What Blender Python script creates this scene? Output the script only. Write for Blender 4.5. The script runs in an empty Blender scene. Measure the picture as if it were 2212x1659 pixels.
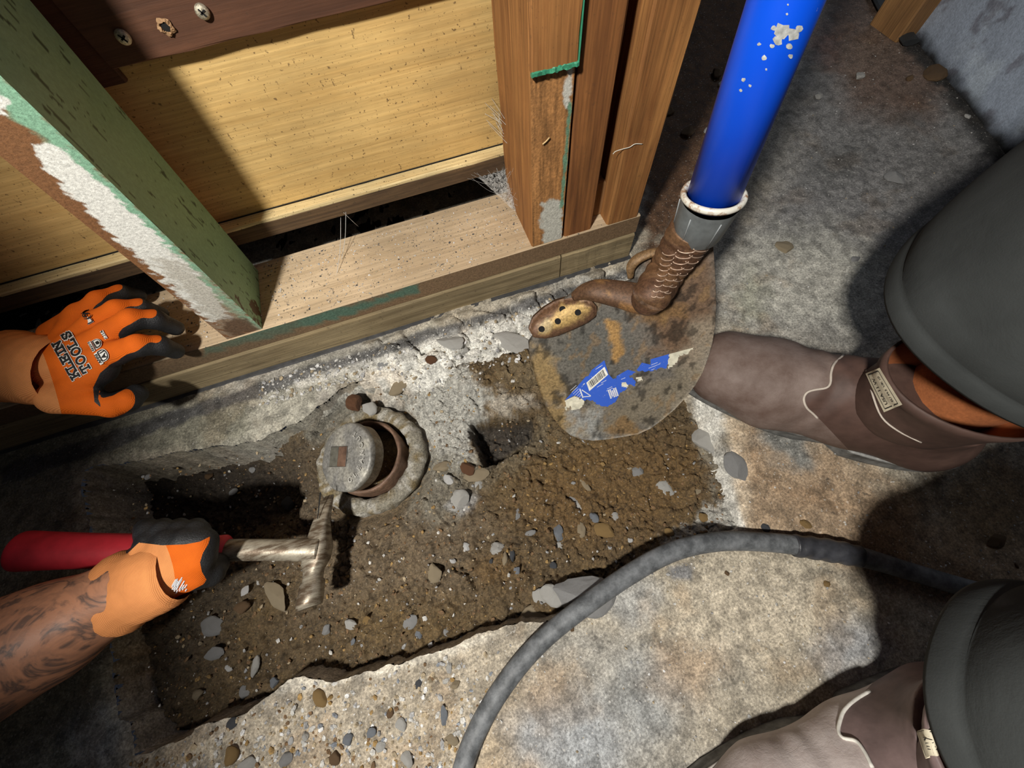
import bpy, bmesh, math, random
import numpy as np
from mathutils import Vector, Matrix, geometry, bvhtree

random.seed(7)
rng = np.random.default_rng(11)
SC = bpy.context.scene
COL = SC.collection

# ------------------------------------------------------------------ camera
F, CX, CY, H = 831.0, 1106.0, 829.5, 0.44
def _cs(px, py): return np.array([(px-CX)/F, -(py-CY)/F, -1.0])
_up = -_cs(1160, 1190); _up /= np.linalg.norm(_up)
_X = np.cross(np.cross(_cs(0, 990), _cs(1215, 612)), _up); _X /= np.linalg.norm(_X)
if _X[0] < 0: _X = -_X
_Y = np.cross(_up, _X)
M = np.array([_X, _Y, _up])
def P(px, py, z=0.0):
    r = M @ _cs(px, py); return np.array([0, 0, H]) + r*((z-H)/r[2])
def PY(px, py, y):
    r = M @ _cs(px, py); return np.array([0, 0, H]) + r*(y/r[1])
def PP(px, py, o, n):
    r = M @ _cs(px, py); c = np.array([0, 0, H]); return c + r*(np.dot(o-c, n)/np.dot(r, n))
def proj(V):
    c = (np.asarray(V, float) - np.array([0, 0, H])) @ M
    return CX + F*c[..., 0]/-c[..., 2], CY - F*c[..., 1]/-c[..., 2]

cam = bpy.data.cameras.new('camera'); camo = bpy.data.objects.new('camera', cam); COL.objects.link(camo)
m4 = Matrix.Identity(4)
for i in range(3):
    for j in range(3): m4[i][j] = M[i][j]
m4[2][3] = H
camo.matrix_world = m4
cam.sensor_width = 36; cam.lens = 36*F/2212; cam.clip_start = .01; cam.clip_end = 50
SC.camera = camo

# ------------------------------------------------------------------ light
w = bpy.data.worlds.new('world'); SC.world = w; w.use_nodes = True
w.node_tree.nodes['Background'].inputs[0].default_value = (.62, .72, 1, 1)
w.node_tree.nodes['Background'].inputs[1].default_value = .015
def aim(o, loc, tgt):
    o.location = loc
    o.rotation_euler = (Vector(tgt)-Vector(loc)).to_track_quat('-Z', 'Y').to_euler()
def spot(name, loc, tgt, e, ang, blend, rad, col=(1, 1, 1)):
    l = bpy.data.lights.new(name, 'SPOT'); l.energy = e; l.spot_size = math.radians(ang); l.spot_blend = blend
    l.shadow_soft_size = rad; l.color = col
    o = bpy.data.objects.new(name, l); COL.objects.link(o); aim(o, loc, tgt); return o
def area(name, loc, tgt, e, sx, sy, col):
    l = bpy.data.lights.new(name, 'AREA'); l.energy = e; l.shape = 'RECTANGLE'; l.size = sx; l.size_y = sy; l.color = col
    o = bpy.data.objects.new(name, l); COL.objects.link(o); aim(o, loc, tgt); return o
spot('work_light', (-.36, -.20, .92), (.50, .27, 0), 56, 94, .50, .036, (1, .955, .88))
area('doorway_light', (1.7, 1.3, 1.9), (.6, .4, 0), 5, .8, .8, (.72, .84, 1))
area('fill_light', (.7, -.9, 1.7), (.5, .1, 0), .9, .8, .8, (1, .95, .86))  # unseen fill light added to lift the right side
SC.view_settings.view_transform = 'Standard'; SC.view_settings.look = 'None'
SC.view_settings.exposure = 0.0; SC.view_settings.gamma = 1.0; SC.view_settings.use_curve_mapping = False

# ------------------------------------------------------------------ noise
def _hash(i, j, s=0):
    n = (i.astype(np.int64)*374761393 + j.astype(np.int64)*668265263 + s*974634777) & 0x7fffffff
    n = ((n ^ (n >> 13))*1274126177) & 0x7fffffff
    return ((n ^ (n >> 16)) & 0xffff)/65535.0
def vnoise(x, y, s=0):
    xi = np.floor(x); yi = np.floor(y); fx = x-xi; fy = y-yi
    fx = fx*fx*(3-2*fx); fy = fy*fy*(3-2*fy)
    a = _hash(xi, yi, s); b = _hash(xi+1, yi, s); c = _hash(xi, yi+1, s); d = _hash(xi+1, yi+1, s)
    return (a*(1-fx)+b*fx)*(1-fy)+(c*(1-fx)+d*fx)*fy
def fbm(x, y, sc, o=4, s=0, g=.5):
    t = 0; a = 1; n = 0
    for k in range(o):
        t = t + a*(vnoise(x*sc, y*sc, s+k*17)-.5)*2; n += a; a *= g; sc *= 2.03
    return t/n
def worley(x, y, sc, s=0):
    X = x*sc; Y = y*sc; xi = np.floor(X); yi = np.floor(Y)
    f1 = np.full(X.shape, 9.); f2 = f1.copy(); idv = np.zeros(X.shape)
    for dx in (-1, 0, 1):
        for dy in (-1, 0, 1):
            cx = xi+dx; cy = yi+dy
            h = _hash(cx, cy, s+5)
            d = np.hypot(cx+_hash(cx, cy, s+1)-X, cy+_hash(cx, cy, s+2)-Y)
            nf = d < f1
            f2 = np.where(nf, f1, np.minimum(f2, d)); idv = np.where(nf, h, idv); f1 = np.where(nf, d, f1)
    return f1, f2, idv
def sstep(a, b, x):
    t = np.clip((x-a)/(b-a), 0, 1); return t*t*(3-2*t)
def sdpoly(x, y, poly):
    "signed distance, negative inside"
    p = np.asarray(poly, float); d = np.full(x.shape, 1e18); ins = np.zeros(x.shape, bool)
    n = len(p)
    for i in range(n):
        a = p[i]; b = p[(i+1) % n]; ex, ey = b-a; wx = x-a[0]; wy = y-a[1]
        t = np.clip((wx*ex+wy*ey)/(ex*ex+ey*ey+1e-20), 0, 1)
        d = np.minimum(d, (wx-ex*t)**2+(wy-ey*t)**2)
        c = ((a[1] <= y) & (b[1] > y)) | ((b[1] <= y) & (a[1] > y))
        with np.errstate(divide='ignore', invalid='ignore'):
            ins ^= c & (x < a[0]+(y-a[1])*ex/(ey if ey != 0 else 1e-12))
    d = np.sqrt(d); return np.where(ins, -d, d)

def paint(V, base, zones, amp=14, sc=60, seed=0):
    """albedo per vertex: base colour plus zones (polygon in the photo's frame, colour, softness, strength, noise)"""
    V = np.asarray(V, float)
    u, v = proj(V)
    C = np.tile(np.asarray(base, float), (len(V), 1)) if np.ndim(base) == 1 else base.copy()
    nx, ny = V[:, 0]+V[:, 2]*.7, V[:, 1]+V[:, 2]*.6
    N = fbm(nx, ny, sc, 5, seed)
    for zi, z in enumerate(zones):
        poly, col, soft = z[0], z[1], z[2]; st = z[3] if len(z) > 3 else 1; am = z[4] if len(z) > 4 else amp
        pp = np.asarray(poly, float); mg = soft*3+am*3+5
        s = (u > pp[:, 0].min()-mg) & (u < pp[:, 0].max()+mg) & (v > pp[:, 1].min()-mg) & (v < pp[:, 1].max()+mg)
        if not s.any(): continue
        n2 = N[s] if zi % 2 == 0 else fbm(nx[s], ny[s], sc*1.3, 5, seed+zi*7+3)
        sd = sdpoly(u[s], v[s], poly)+n2*am*2
        k = (1-sstep(-soft, soft, sd))[:, None]*st
        C[s] = C[s]*(1-k)+np.asarray(col)*k
    return C
def ell(cx, cy, rx, ry, ang=0, n=20):
    a = math.radians(ang); ca, sa = math.cos(a), math.sin(a)
    return [(cx+rx*math.cos(t)*ca-ry*math.sin(t)*sa, cy+rx*math.cos(t)*sa+ry*math.sin(t)*ca) for t in np.linspace(0, 2*math.pi, n, endpoint=False)]

# ------------------------------------------------------------------ objects
def mk(name, V, Fc, mat=None, parent=None, smooth=False, loc=None, color=None, mats=None, mi=None):
    me = bpy.data.meshes.new(name)
    V = np.asarray(V, float)
    if isinstance(Fc, np.ndarray) and Fc.ndim == 2:
        nf, k = Fc.shape
        me.vertices.add(len(V)); me.vertices.foreach_set('co', V.ravel())
        me.loops.add(nf*k); me.loops.foreach_set('vertex_index', Fc.ravel().astype(np.int32))
        me.polygons.add(nf); me.polygons.foreach_set('loop_start', (np.arange(nf)*k).astype(np.int32))
        me.update(calc_edges=True)
    else:
        me.from_pydata([tuple(v) for v in V], [], [tuple(int(i) for i in f) for f in Fc]); me.update()
    if mats:
        for m in mats: me.materials.append(m)
        if mi is not None: me.polygons.foreach_set('material_index', np.asarray(mi, np.int32))
    elif mat: me.materials.append(mat)
    if smooth: me.polygons.foreach_set('use_smooth', [True]*len(me.polygons))
    if color is not None:
        ca = me.color_attributes.new('Col', 'FLOAT_COLOR', 'POINT')
        c4 = np.ones((len(V), 4)); c4[:, :3] = color
        ca.data.foreach_set('color', c4.ravel())
    o = bpy.data.objects.new(name, me); COL.objects.link(o)
    if loc is not None: o.location = loc
    if parent is not None:
        o.parent = parent
        if parent.parent is None: o.matrix_parent_inverse = Matrix.Translation(-parent.location)   # parts keep world coordinates
    return o
def root(name, loc):
    o = bpy.data.objects.new(name, None); COL.objects.link(o); o.location = tuple(loc); o.empty_display_size = .02; return o
def tag(o, label, cat, group=None, kind=None):
    if label: o['label'] = label
    if cat: o['category'] = cat
    if group: o['group'] = group
    if kind: o['kind'] = kind
    return o
def struct(o, label=None):
    o['kind'] = 'structure'
    if label: o['label'] = label
    return o
class MB:
    def __init__(s): s.V = []; s.F = []; s.mi = []
    def add(s, V, Fc, mi=0):
        n = len(s.V); s.V += [tuple(v) for v in V]; s.F += [tuple(int(i)+n for i in f) for f in Fc]; s.mi += [mi]*len(Fc)
    def build(s, name, mat=None, parent=None, **k):
        if 'mats' in k: k['mi'] = s.mi
        return mk(name, s.V, s.F, mat, parent, **k)
def beam(x0, x1, y0, y1, z0, z1, bev=.0015, wob=.0, n=14, top=None):
    """long member along its largest side, with lightly bevelled and worn edges"""
    d = [x1-x0, y1-y0, z1-z0]; ax = int(np.argmax(d)); a, b = [i for i in range(3) if i != ax]
    lo = [x0, y0, z0]; hi = [x1, y1, z1]
    ring = []
    bb = bev
    for (u, v) in ((lo[a]+bb, lo[b]), (hi[a]-bb, lo[b]), (hi[a], lo[b]+bb), (hi[a], hi[b]-bb), (hi[a]-bb, hi[b]), (lo[a]+bb, hi[b]), (lo[a], hi[b]-bb), (lo[a], lo[b]+bb)):
        ring.append((u, v))
    V = []; Fc = []
    ts = np.linspace(lo[ax], hi[ax], n)
    for k, t in enumerate(ts):
        for (u, v) in ring:
            p = [0, 0, 0]; p[ax] = t
            j = wob*(random.random()-.5)*2 if 0 < k < n-1 else 0
            p[a] = u+(j if abs(u-lo[a]) < bb*1.1 or abs(u-hi[a]) < bb*1.1 else 0); p[b] = v+wob*(random.random()-.5)
            V.append(p)
    for k in range(n-1):
        for i in range(8):
            q = (k*8+i, k*8+(i+1) % 8, (k+1)*8+(i+1) % 8, (k+1)*8+i)
            Fc.append(q)
    Fc.append(tuple(range(8))[::-1]); Fc.append(tuple((n-1)*8+i for i in range(8)))
    return V, Fc
def fixn(o):
    bm = bmesh.new(); bm.from_mesh(o.data); bmesh.ops.recalc_face_normals(bm, faces=bm.faces); bm.to_mesh(o.data); bm.free(); return o
def frame_axes(d, ref=(0, 0, 1)):
    d = np.asarray(d, float); d /= np.linalg.norm(d); r = np.asarray(ref, float)
    if abs(np.dot(d, r)) > .95: r = np.array([1., 0, 0])
    a = np.cross(r, d); a /= np.linalg.norm(a); b = np.cross(d, a); return d, a, b
def catmull(pts, n):
    p = np.asarray(pts, float); p = np.vstack([2*p[0]-p[1], p, 2*p[-1]-p[-2]]); out = []
    for i in range(1, len(p)-2):
        for t in np.linspace(0, 1, n, endpoint=False):
            a, b, c, d = p[i-1], p[i], p[i+1], p[i+2]
            out.append(.5*((2*b)+(-a+c)*t+(2*a-5*b+4*c-d)*t*t+(-a+3*b-3*c+d)*t**3))
    out.append(p[-2]); return np.array(out)
def tube(pts, rad, seg=16, flat=1.0, cap=True, ref=(0, 0, 1), smooth=6, wr=None):
    """pts: path; rad: radius or list; flat: height/width ratio"""
    pts = np.asarray(pts, float)
    r = np.full(len(pts), rad, float) if np.ndim(rad) == 0 else np.asarray(rad, float)
    if smooth > 1:
        q = catmull(np.hstack([pts, r[:, None]]), smooth); pts = q[:, :3]; r = q[:, 3]
    V = []; Fc = []; n = len(pts)
    for i in range(n):
        d = pts[min(i+1, n-1)]-pts[max(i-1, 0)]; d, a, b = frame_axes(d, ref)
        for k in range(seg):
            t = 2*math.pi*k/seg; rr = r[i]*(1+(wr(i/(n-1), t) if wr else 0))
            V.append(pts[i]+a*math.cos(t)*rr+b*math.sin(t)*rr*flat)
    for i in range(n-1):
        for k in range(seg):
            Fc.append((i*seg+k, i*seg+(k+1) % seg, (i+1)*seg+(k+1) % seg, (i+1)*seg+k))
    if cap: Fc.append(tuple(range(seg))[::-1]); Fc.append(tuple((n-1)*seg+k for k in range(seg)))
    return V, Fc
def lathe(prof, o, axis=(0, 0, 1), seg=64, nz=None, a0=0, a1=2*math.pi):
    d, a, b = frame_axes(axis, (0, 1, 0)); V = []; Fc = []; o = np.asarray(o, float)
    full = abs(a1-a0-2*math.pi) < 1e-6; ns = seg if full else seg+1
    for i, (r, h) in enumerate(prof):
        for k in range(ns):
            t = a0+(a1-a0)*k/seg; j = nz(t, i) if nz else 0
            V.append(o+(a*math.cos(t)+b*math.sin(t))*(r+j)+d*(h+(j*.6)))
    for i in range(len(prof)-1):
        for k in range(seg):
            k2 = (k+1) % ns if full else k+1
            Fc.append((i*ns+k, i*ns+k2, (i+1)*ns+k2, (i+1)*ns+k))
    return V, Fc
def grid(xs, ys, fz):
    X, Y = np.meshgrid(xs, ys); Z = fz(X.ravel(), Y.ravel())
    V = np.stack([X.ravel(), Y.ravel(), Z], 1); nx, ny = len(xs), len(ys)
    i = np.arange((ny-1)*(nx-1)); r = i//(nx-1); c = i % (nx-1); a = r*nx+c
    return V, np.stack([a, a+1, a+nx+1, a+nx], 1)

# ---- distance-field bodies
def capsd(Q, a, b, ra, rb, sq=None):
    a = np.asarray(a, float); b = np.asarray(b, float); ab = b-a
    w_ = Q-a; t = np.clip((w_@ab)/(ab@ab+1e-12), 0, 1); v = w_-t[..., None]*ab
    return np.linalg.norm(v, axis=-1)-(ra+(rb-ra)*t)
def smin(a, b, k):
    h = np.clip(.5+.5*(b-a)/k, 0, 1); return b*(1-h)+a*h-k*h*(1-h)
def surfnet(f, lo, hi, h):
    lo = np.asarray(lo, float); hi = np.asarray(hi, float)
    n = np.ceil((hi-lo)/h).astype(int)+1
    ax = [lo[i]+np.arange(n[i])*h for i in range(3)]
    G = np.stack(np.meshgrid(*ax, indexing='ij'), -1)
    D = f(G.reshape(-1, 3)).reshape(n)
    s = D < 0
    c = tuple(x-1 for x in n); cnt = np.zeros(c); pos = np.zeros(c+(3,))
    offs = [(i, j, k) for i in (0, 1) for j in (0, 1) for k in (0, 1)]
    def sl(o): return tuple(slice(o[i], o[i]+c[i]) for i in range(3))
    for o in offs:
        for axi in range(3):
            if o[axi]: continue
            o2 = list(o); o2[axi] = 1
            d0 = D[sl(o)]; d1 = D[sl(o2)]; m = (d0 < 0) != (d1 < 0)
            t = np.where(m, d0/np.where(m, d0-d1, 1), 0)
            p = np.zeros(c+(3,)); p[...] = o; p[..., axi] += t
            pos += p*m[..., None]; cnt += m
    act = cnt > 0; idx = -np.ones(c, int); idx[act] = np.arange(act.sum())
    base = np.stack(np.meshgrid(*[np.arange(x) for x in c], indexing='ij'), -1)
    V = (base[act]+pos[act]/cnt[act][:, None])*h+lo
    Fs = []
    for axi in range(3):
        u, v = (axi+1) % 3, (axi+2) % 3
        sh = [slice(0, n[i]) for i in range(3)]; sh[axi] = slice(0, n[axi]-1); sh[u] = slice(1, c[u]); sh[v] = slice(1, c[v])
        s2 = list(sh); s2[axi] = slice(1, n[axi])
        a = s[tuple(sh)]; b = s[tuple(s2)]; m = a != b
        ii = np.argwhere(m)
        if not len(ii): continue
        ii[:, u] += 1; ii[:, v] += 1
        def g(du, dv):
            q = ii.copy(); q[:, u] -= du; q[:, v] -= dv; return idx[q[:, 0], q[:, 1], q[:, 2]]
        q = np.stack([g(1, 1), g(0, 1), g(0, 0), g(1, 0)], 1)
        fl = ~a[m]; q[fl] = q[fl][:, ::-1]; Fs.append(q)
    return V, np.vstack(Fs)
def clip(V, Q, s):
    "split a quad mesh on the scalar s into (s>=0, s<0)"
    T = np.vstack([Q[:, [0, 1, 2]], Q[:, [0, 2, 3]]]) if Q.shape[1] == 4 else Q
    res = []
    for sg in (1, -1):
        ss = s*sg; k = (ss[T] >= 0).sum(1); VV = list(map(tuple, V)); keep = T[k == 3].tolist(); cache = {}
        def cut(i, j):
            key = (min(i, j), max(i, j))
            if key not in cache:
                t = ss[i]/(ss[i]-ss[j]); cache[key] = len(VV); VV.append(tuple(V[i]+(V[j]-V[i])*t))
            return cache[key]
        for tr in T[(k > 0) & (k < 3)]:
            out = []
            for a in range(3):
                i, j = tr[a], tr[(a+1) % 3]
                if ss[i] >= 0: out.append(int(i))
                if (ss[i] >= 0) != (ss[j] >= 0): out.append(cut(int(i), int(j)))
            if len(out) == 3: keep.append(out)
            elif len(out) == 4: keep.append([out[0], out[1], out[2]]); keep.append([out[0], out[2], out[3]])
        VV = np.array(VV); K = np.array(keep, int); used, inv = np.unique(K, return_inverse=True)
        res.append((VV[used], inv.reshape(K.shape)))
    return res

# ------------------------------------------------------------------ materials
class NT:
    def __init__(s, name):
        s.m = bpy.data.materials.new(name); s.m.use_nodes = True; s.t = s.m.node_tree; s.N = s.t.nodes; s.L = s.t.links
        s.b = s.N['Principled BSDF']; s.tc = s.N.new('ShaderNodeTexCoord')
    def lk(s, a, b): s.L.new(a, b)
    def map(s, sc=(1, 1, 1), rot=(0, 0, 0)):
        n = s.N.new('ShaderNodeMapping'); n.inputs['Scale'].default_value = sc; n.inputs['Rotation'].default_value = rot
        s.lk(s.tc.outputs['Object'], n.inputs[0]); return n.outputs[0]
    def noise(s, sc, det=6, rough=.6, vec=None, dist=0):
        n = s.N.new('ShaderNodeTexNoise'); n.inputs['Scale'].default_value = sc; n.inputs['Detail'].default_value = det
        n.inputs['Roughness'].default_value = rough; n.inputs['Distortion'].default_value = dist
        s.lk(vec or s.tc.outputs['Object'], n.inputs['Vector']); return n.outputs[0]
    def vor(s, sc, feat='F1', vec=None, out=0, rnd=1):
        n = s.N.new('ShaderNodeTexVoronoi'); n.feature = feat; n.inputs['Scale'].default_value = sc; n.inputs['Randomness'].default_value = rnd
        s.lk(vec or s.tc.outputs['Object'], n.inputs['Vector']); return n.outputs[out]
    def wave(s, sc, dist, det=3, vec=None, ax='X', kind='BANDS', dsc=1.5):
        n = s.N.new('ShaderNodeTexWave'); n.wave_type = kind
        if kind == 'BANDS': n.bands_direction = ax
        else: n.rings_direction = ax
        n.inputs['Scale'].default_value = sc; n.inputs['Distortion'].default_value = dist; n.inputs['Detail'].default_value = det
        n.inputs['Detail Scale'].default_value = dsc
        s.lk(vec or s.tc.outputs['Object'], n.inputs['Vector']); return n.outputs[1]
    def ramp(s, f, stops, interp='LINEAR'):
        n = s.N.new('ShaderNodeValToRGB'); r = n.color_ramp; r.interpolation = interp
        while len(r.elements) < len(stops): r.elements.new(.5)
        for e, (p, c) in zip(r.elements, stops):
            e.position = p; e.color = (c, c, c, 1) if np.ndim(c) == 0 else (*c, 1)
        s.lk(f, n.inputs[0]); return n.outputs[0]
    def mix(s, f, a, b, mode='MIX'):
        n = s.N.new('ShaderNodeMix'); n.data_type = 'RGBA'; n.blend_type = mode
        for v, i in ((f, 0), (a, 6), (b, 7)):
            if isinstance(v, (int, float)): n.inputs[i].default_value = v if i == 0 else (v, v, v, 1)
            elif isinstance(v, tuple): n.inputs[i].default_value = (*v, 1)
            else: s.lk(v, n.inputs[i])
        return n.outputs[2]
    def math(s, op, a, b=0.):
        n = s.N.new('ShaderNodeMath'); n.operation = op
        for v, i in ((a, 0), (b, 1)):
            if isinstance(v, (int, float)): n.inputs[i].default_value = v
            else: s.lk(v, n.inputs[i])
        return n.outputs[0]
    def attr(s, name='Col'):
        n = s.N.new('ShaderNodeAttribute'); n.attribute_name = name; return n.outputs['Color']
    def bump(s, h, st=.5, d=.002, prev=None):
        n = s.N.new('ShaderNodeBump'); n.inputs['Strength'].default_value = st; n.inputs['Distance'].default_value = d
        s.lk(h, n.inputs['Height'])
        if prev is not None: s.lk(prev, n.inputs['Normal'])
        return n.outputs[0]
    def out(s, col=None, rough=None, normal=None, metal=None, spec=None):
        for v, k in ((col, 'Base Color'), (rough, 'Roughness'), (metal, 'Metallic'), (spec, 'Specular IOR Level')):
            if v is None: continue
            if isinstance(v, (int, float)): s.b.inputs[k].default_value = v
            elif isinstance(v, tuple): s.b.inputs[k].default_value = (*v, 1)
            else: s.lk(v, s.b.inputs[k])
        if normal is not None: s.lk(normal, s.b.inputs['Normal'])
        return s.m

def m_plain(name, col, rough=.6, metal=0., nsc=200, amp=.25, bst=.3, bd=.0006, spec=.5):
    t = NT(name); n = t.noise(nsc, 5, .6); n2 = t.noise(nsc*.12, 4, .6)
    f = t.math('MULTIPLY', n, n2)
    c = t.mix(t.ramp(f, [(.1, 0.), (.45, 1.)]), tuple(np.array(col)*(1-amp)), tuple(np.minimum(np.array(col)*(1+amp), 1)))
    return t.out(c, rough, t.bump(n, bst, bd), metal, spec)
def m_concrete():
    t = NT('concrete'); c = t.attr()
    fine = t.noise(420, 6, .75); mid = t.noise(90, 5, .65)
    sp = t.vor(240, 'F1'); sp2 = t.vor(95, 'F1', out=1)
    c = t.mix(1., c, t.ramp(fine, [(.3, .36), (.5, 1.), (.68, 1.75)]), 'MULTIPLY')
    c = t.mix(1., c, t.ramp(mid, [(.3, .6), (.62, 1.22)]), 'MULTIPLY')
    lt = t.math('MULTIPLY', t.ramp(t.noise(300, 2, .5), [(.66, 0.), (.7, 1.)]), .65)
    c = t.mix(lt, c, t.mix(.5, c, (.75, .72, .66)))
    dk = t.ramp(t.noise(170, 3, .6, dist=.6), [(.3, 1.), (.36, 0.)])
    c = t.mix(t.math('MULTIPLY', dk, .55), c, (.05, .045, .04))
    b = t.bump(fine, .45, .0012); b = t.bump(mid, .35, .003, b)
    return t.out(c, t.ramp(mid, [(.3, .6), (.7, .95)]), b, 0, .35)
def m_soil():
    t = NT('damp_soil'); c = t.attr()
    fine = t.noise(520, 7, .8); mid = t.noise(130, 6, .7, dist=.4)
    c = t.mix(1., c, t.ramp(fine, [(.3, .35), (.5, .95), (.7, 1.9)]), 'MULTIPLY')
    c = t.mix(1., c, t.ramp(mid, [(.33, .5), (.5, 1.), (.7, 1.3)]), 'MULTIPLY')
    lt = t.ramp(t.noise(380, 2, .5), [(.7, 0.), (.73, 1.)])
    c = t.mix(t.math('MULTIPLY', lt, .7), c, (.5, .45, .36))
    cr = t.ramp(t.vor(70, 'DISTANCE_TO_EDGE', vec=None), [(.0, 1.), (.045, 0.)])
    msk = t.ramp(t.noise(30, 4, .6), [(.52, 0.), (.62, 1.)])
    c = t.mix(t.math('MULTIPLY', t.math('MULTIPLY', cr, msk), .8), c, (.012, .009, .006))
    b = t.bump(fine, .8, .0022); b = t.bump(mid, .6, .005, b)
    return t.out(c, t.ramp(t.noise(200, 4, .7), [(.35, .38), (.6, .9)]), b, 0, .5)
def m_attrib(name, rough=.7, nsc=500, lo=.6, hi=1.35, bst=.4, bd=.001, metal=0., spec=.4):
    t = NT(name); n = t.noise(nsc, 6, .7)
    c = t.mix(1., t.attr(), t.ramp(n, [(.3, lo), (.68, hi)]), 'MULTIPLY')
    return t.out(c, rough, t.bump(n, bst, bd), metal, spec)
def m_wood(name, light, dark, axis, spots=.5, grain=1., rough=.75, dirt=(.05, .035, .02), sc=1.0, ring=True):
    s3 = [26, 26, 26]; s3[axis] = 2.2
    s4 = [420, 420, 420]; s4[axis] = 9
    t = NT(name); v = t.map(tuple(x*sc for x in s3)); v2 = t.map(tuple(x*sc for x in s4))
    g1 = t.noise(2.2, 6, .6, v, dist=1.2); g2 = t.noise(1., 5, .7, v2)
    c = t.mix(t.ramp(g1, [(.3, 0.), (.7, 1.)]), dark, light)
    c = t.mix(1., c, t.ramp(g2, [(.3, 1-.4*grain), (.65, 1+.25*grain)]), 'MULTIPLY')
    big = t.noise(7, 5, .6); c = t.mix(1., c, t.ramp(big, [(.3, .75), (.7, 1.2)]), 'MULTIPLY')
    sp = t.math('MULTIPLY', t.ramp(t.noise(210, 3, .6, t.map((1, 1, 1))), [(.31, 1.), (.355, 0.)]), spots)
    sp = t.math('MAXIMUM', sp, t.math('MULTIPLY', t.ramp(t.noise(520, 2, .5), [(.28, 1.), (.31, 0.)]), spots))
    c = t.mix(sp, c, dirt)
    b = t.bump(g2, .35, .0008); b = t.bump(g1, .2, .002, b)
    return t.out(c, rough, b, 0, .4)

M_conc = m_concrete(); M_soil = m_soil()
M_paint_attr = m_attrib('chipped_paint_on_wood', .7, 420, .6, 1.25, .6, .0012)
M_shovel = m_attrib('rusty_steel', .55, 380, .45, 1.45, .5, .0008, .25, .5)
M_brownwood = m_wood('aged_brown_stud', (.42, .195, .060), (.22, .085, .024), 2, .25)
M_brownwood2 = m_wood('aged_brown_stud_dark', (.31, .125, .036), (.15, .055, .017), 2, .2)
M_plate_top = m_wood('dusty_pine_plate', (.58, .45, .30), (.44, .325, .20), 0, .9, .6, rough=.85, dirt=(.12, .11, .10))
M_plate_low = m_wood('weathered_plate', (.31, .245, .14), (.17, .125, .065), 0, .4, rough=.85)
M_plate_face = m_wood('brown_plate_face', (.20, .12, .06), (.10, .06, .03), 0, .4)
M_yellow = m_wood('yellow_plywood', (.66, .455, .18), (.52, .33, .115), 0, .8, .55, dirt=(.12, .07, .03))
M_brownboard = m_wood('dark_brown_board', (.115, .047, .023), (.065, .027, .014), 0, .25, .5)
M_ochre = m_wood('ochre_post', (.36, .19, .07), (.2, .1, .04), 2, .2)
M_green = m_attrib('green_paint', .5, 260, .82, 1.12, .25, .001)
M_black = m_plain('dark_void', (.006, .006, .006), .95)
def stone_mat(n, c, r=.75, amp=.45):
    t = NT(n); a = t.noise(120, 6, .75); b = t.noise(420, 4, .7); c = np.array(c)
    col = t.mix(t.ramp(a, [(.34, 0.), (.62, 1.)]), tuple(c*.55), tuple(np.minimum(c*1.35, .85)))
    col = t.mix(1., col, t.ramp(b, [(.3, .6), (.7, 1.35)]), 'MULTIPLY')
    return t.out(col, r, t.bump(b, .7, .0012, t.bump(a, .5, .003)), 0, .45)
ST = {'grey': stone_mat('grey_stone', (.33, .33, .33)), 'light': stone_mat('pale_stone', (.52, .51, .48)), 'white': stone_mat('white_stone', (.72, .71, .67)),
      'ochre': stone_mat('ochre_stone', (.30, .19, .07)), 'brown': stone_mat('brown_stone', (.16, .095, .045)), 'dark': stone_mat('dark_stone', (.07, .075, .085)),
      'beige': stone_mat('beige_stone', (.36, .29, .19)), 'rust': stone_mat('rust_stone', (.14, .06, .025)), 'blue': stone_mat('blue_grey_stone', (.22, .24, .27))}

# ------------------------------------------------------------------ ground
PIT = [(287, 1635), (321, 1628), (365, 1606), (410, 1585), (414, 1574), (466, 1555), (522, 1540), (560, 1512), (597, 1491), (634, 1469), (680, 1463),
       (715, 1469), (808, 1454), (835, 1440), (864, 1428), (976, 1404), (1036, 1372), (1125, 1342), (1165, 1345), (1200, 1330), (1240, 1302), (1297, 1279), (1338, 1241),
       (1371, 1223), (1420, 1195), (1485, 1178), (1560, 1161), (1598, 1140), (1590, 1050), (1573, 960), (1542, 880), (1510, 845), (1440, 800),
       (1330, 770), (1180, 745), (1110, 765), (1040, 790), (960, 790), (890, 800), (800, 815), (720, 850), (650, 905), (560, 948), (500, 958), (430, 966),
       (330, 988), (250, 1003), (175, 1012), (172, 1060), (183, 1133), (200, 1240), (228, 1383), (239, 1435), (243, 1555), (276, 1562)]
PITW = np.array([P(u, v, 0)[:2] for u, v in PIT])
def pit_sd(x, y):
    n = fbm(x, y, 38, 3, 3)*.0050+fbm(x, y, 170, 3, 9)*.0016
    return sdpoly(x, y, PITW)+n
CR = [[(905, 775), (935, 752), (970, 742), (1010, 712)], [(878, 818), (900, 800), (925, 790), (950, 775)], [(972, 803), (1010, 786), (1050, 764)], [(1080, 762), (1108, 737), (1125, 720), (1142, 712)],
      [(853, 828), (862, 850), (857, 885)], [(878, 880), (888, 848), (908, 842)], [(1040, 728), (1046, 712), (1050, 700)], [(1000, 765), (1030, 748), (1060, 742), (1100, 722)], [(905, 775), (915, 800)],
      [(1440, 700), (1460, 690)]]
CR2 = [[(978, 1226), (1005, 1240), (1030, 1272)], [(1222, 1070), (1240, 1078), (1256, 1100)], [(1395, 590), (1360, 600)], [(745, 1130), (738, 1160), (742, 1180)], [(1088, 860), (1120, 850), (1160, 845)], [(1016, 870), (1040, 890)], [(1000, 1225), (1010, 1246)], [(930, 1215), (955, 1222), (950, 1265)]]
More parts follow.
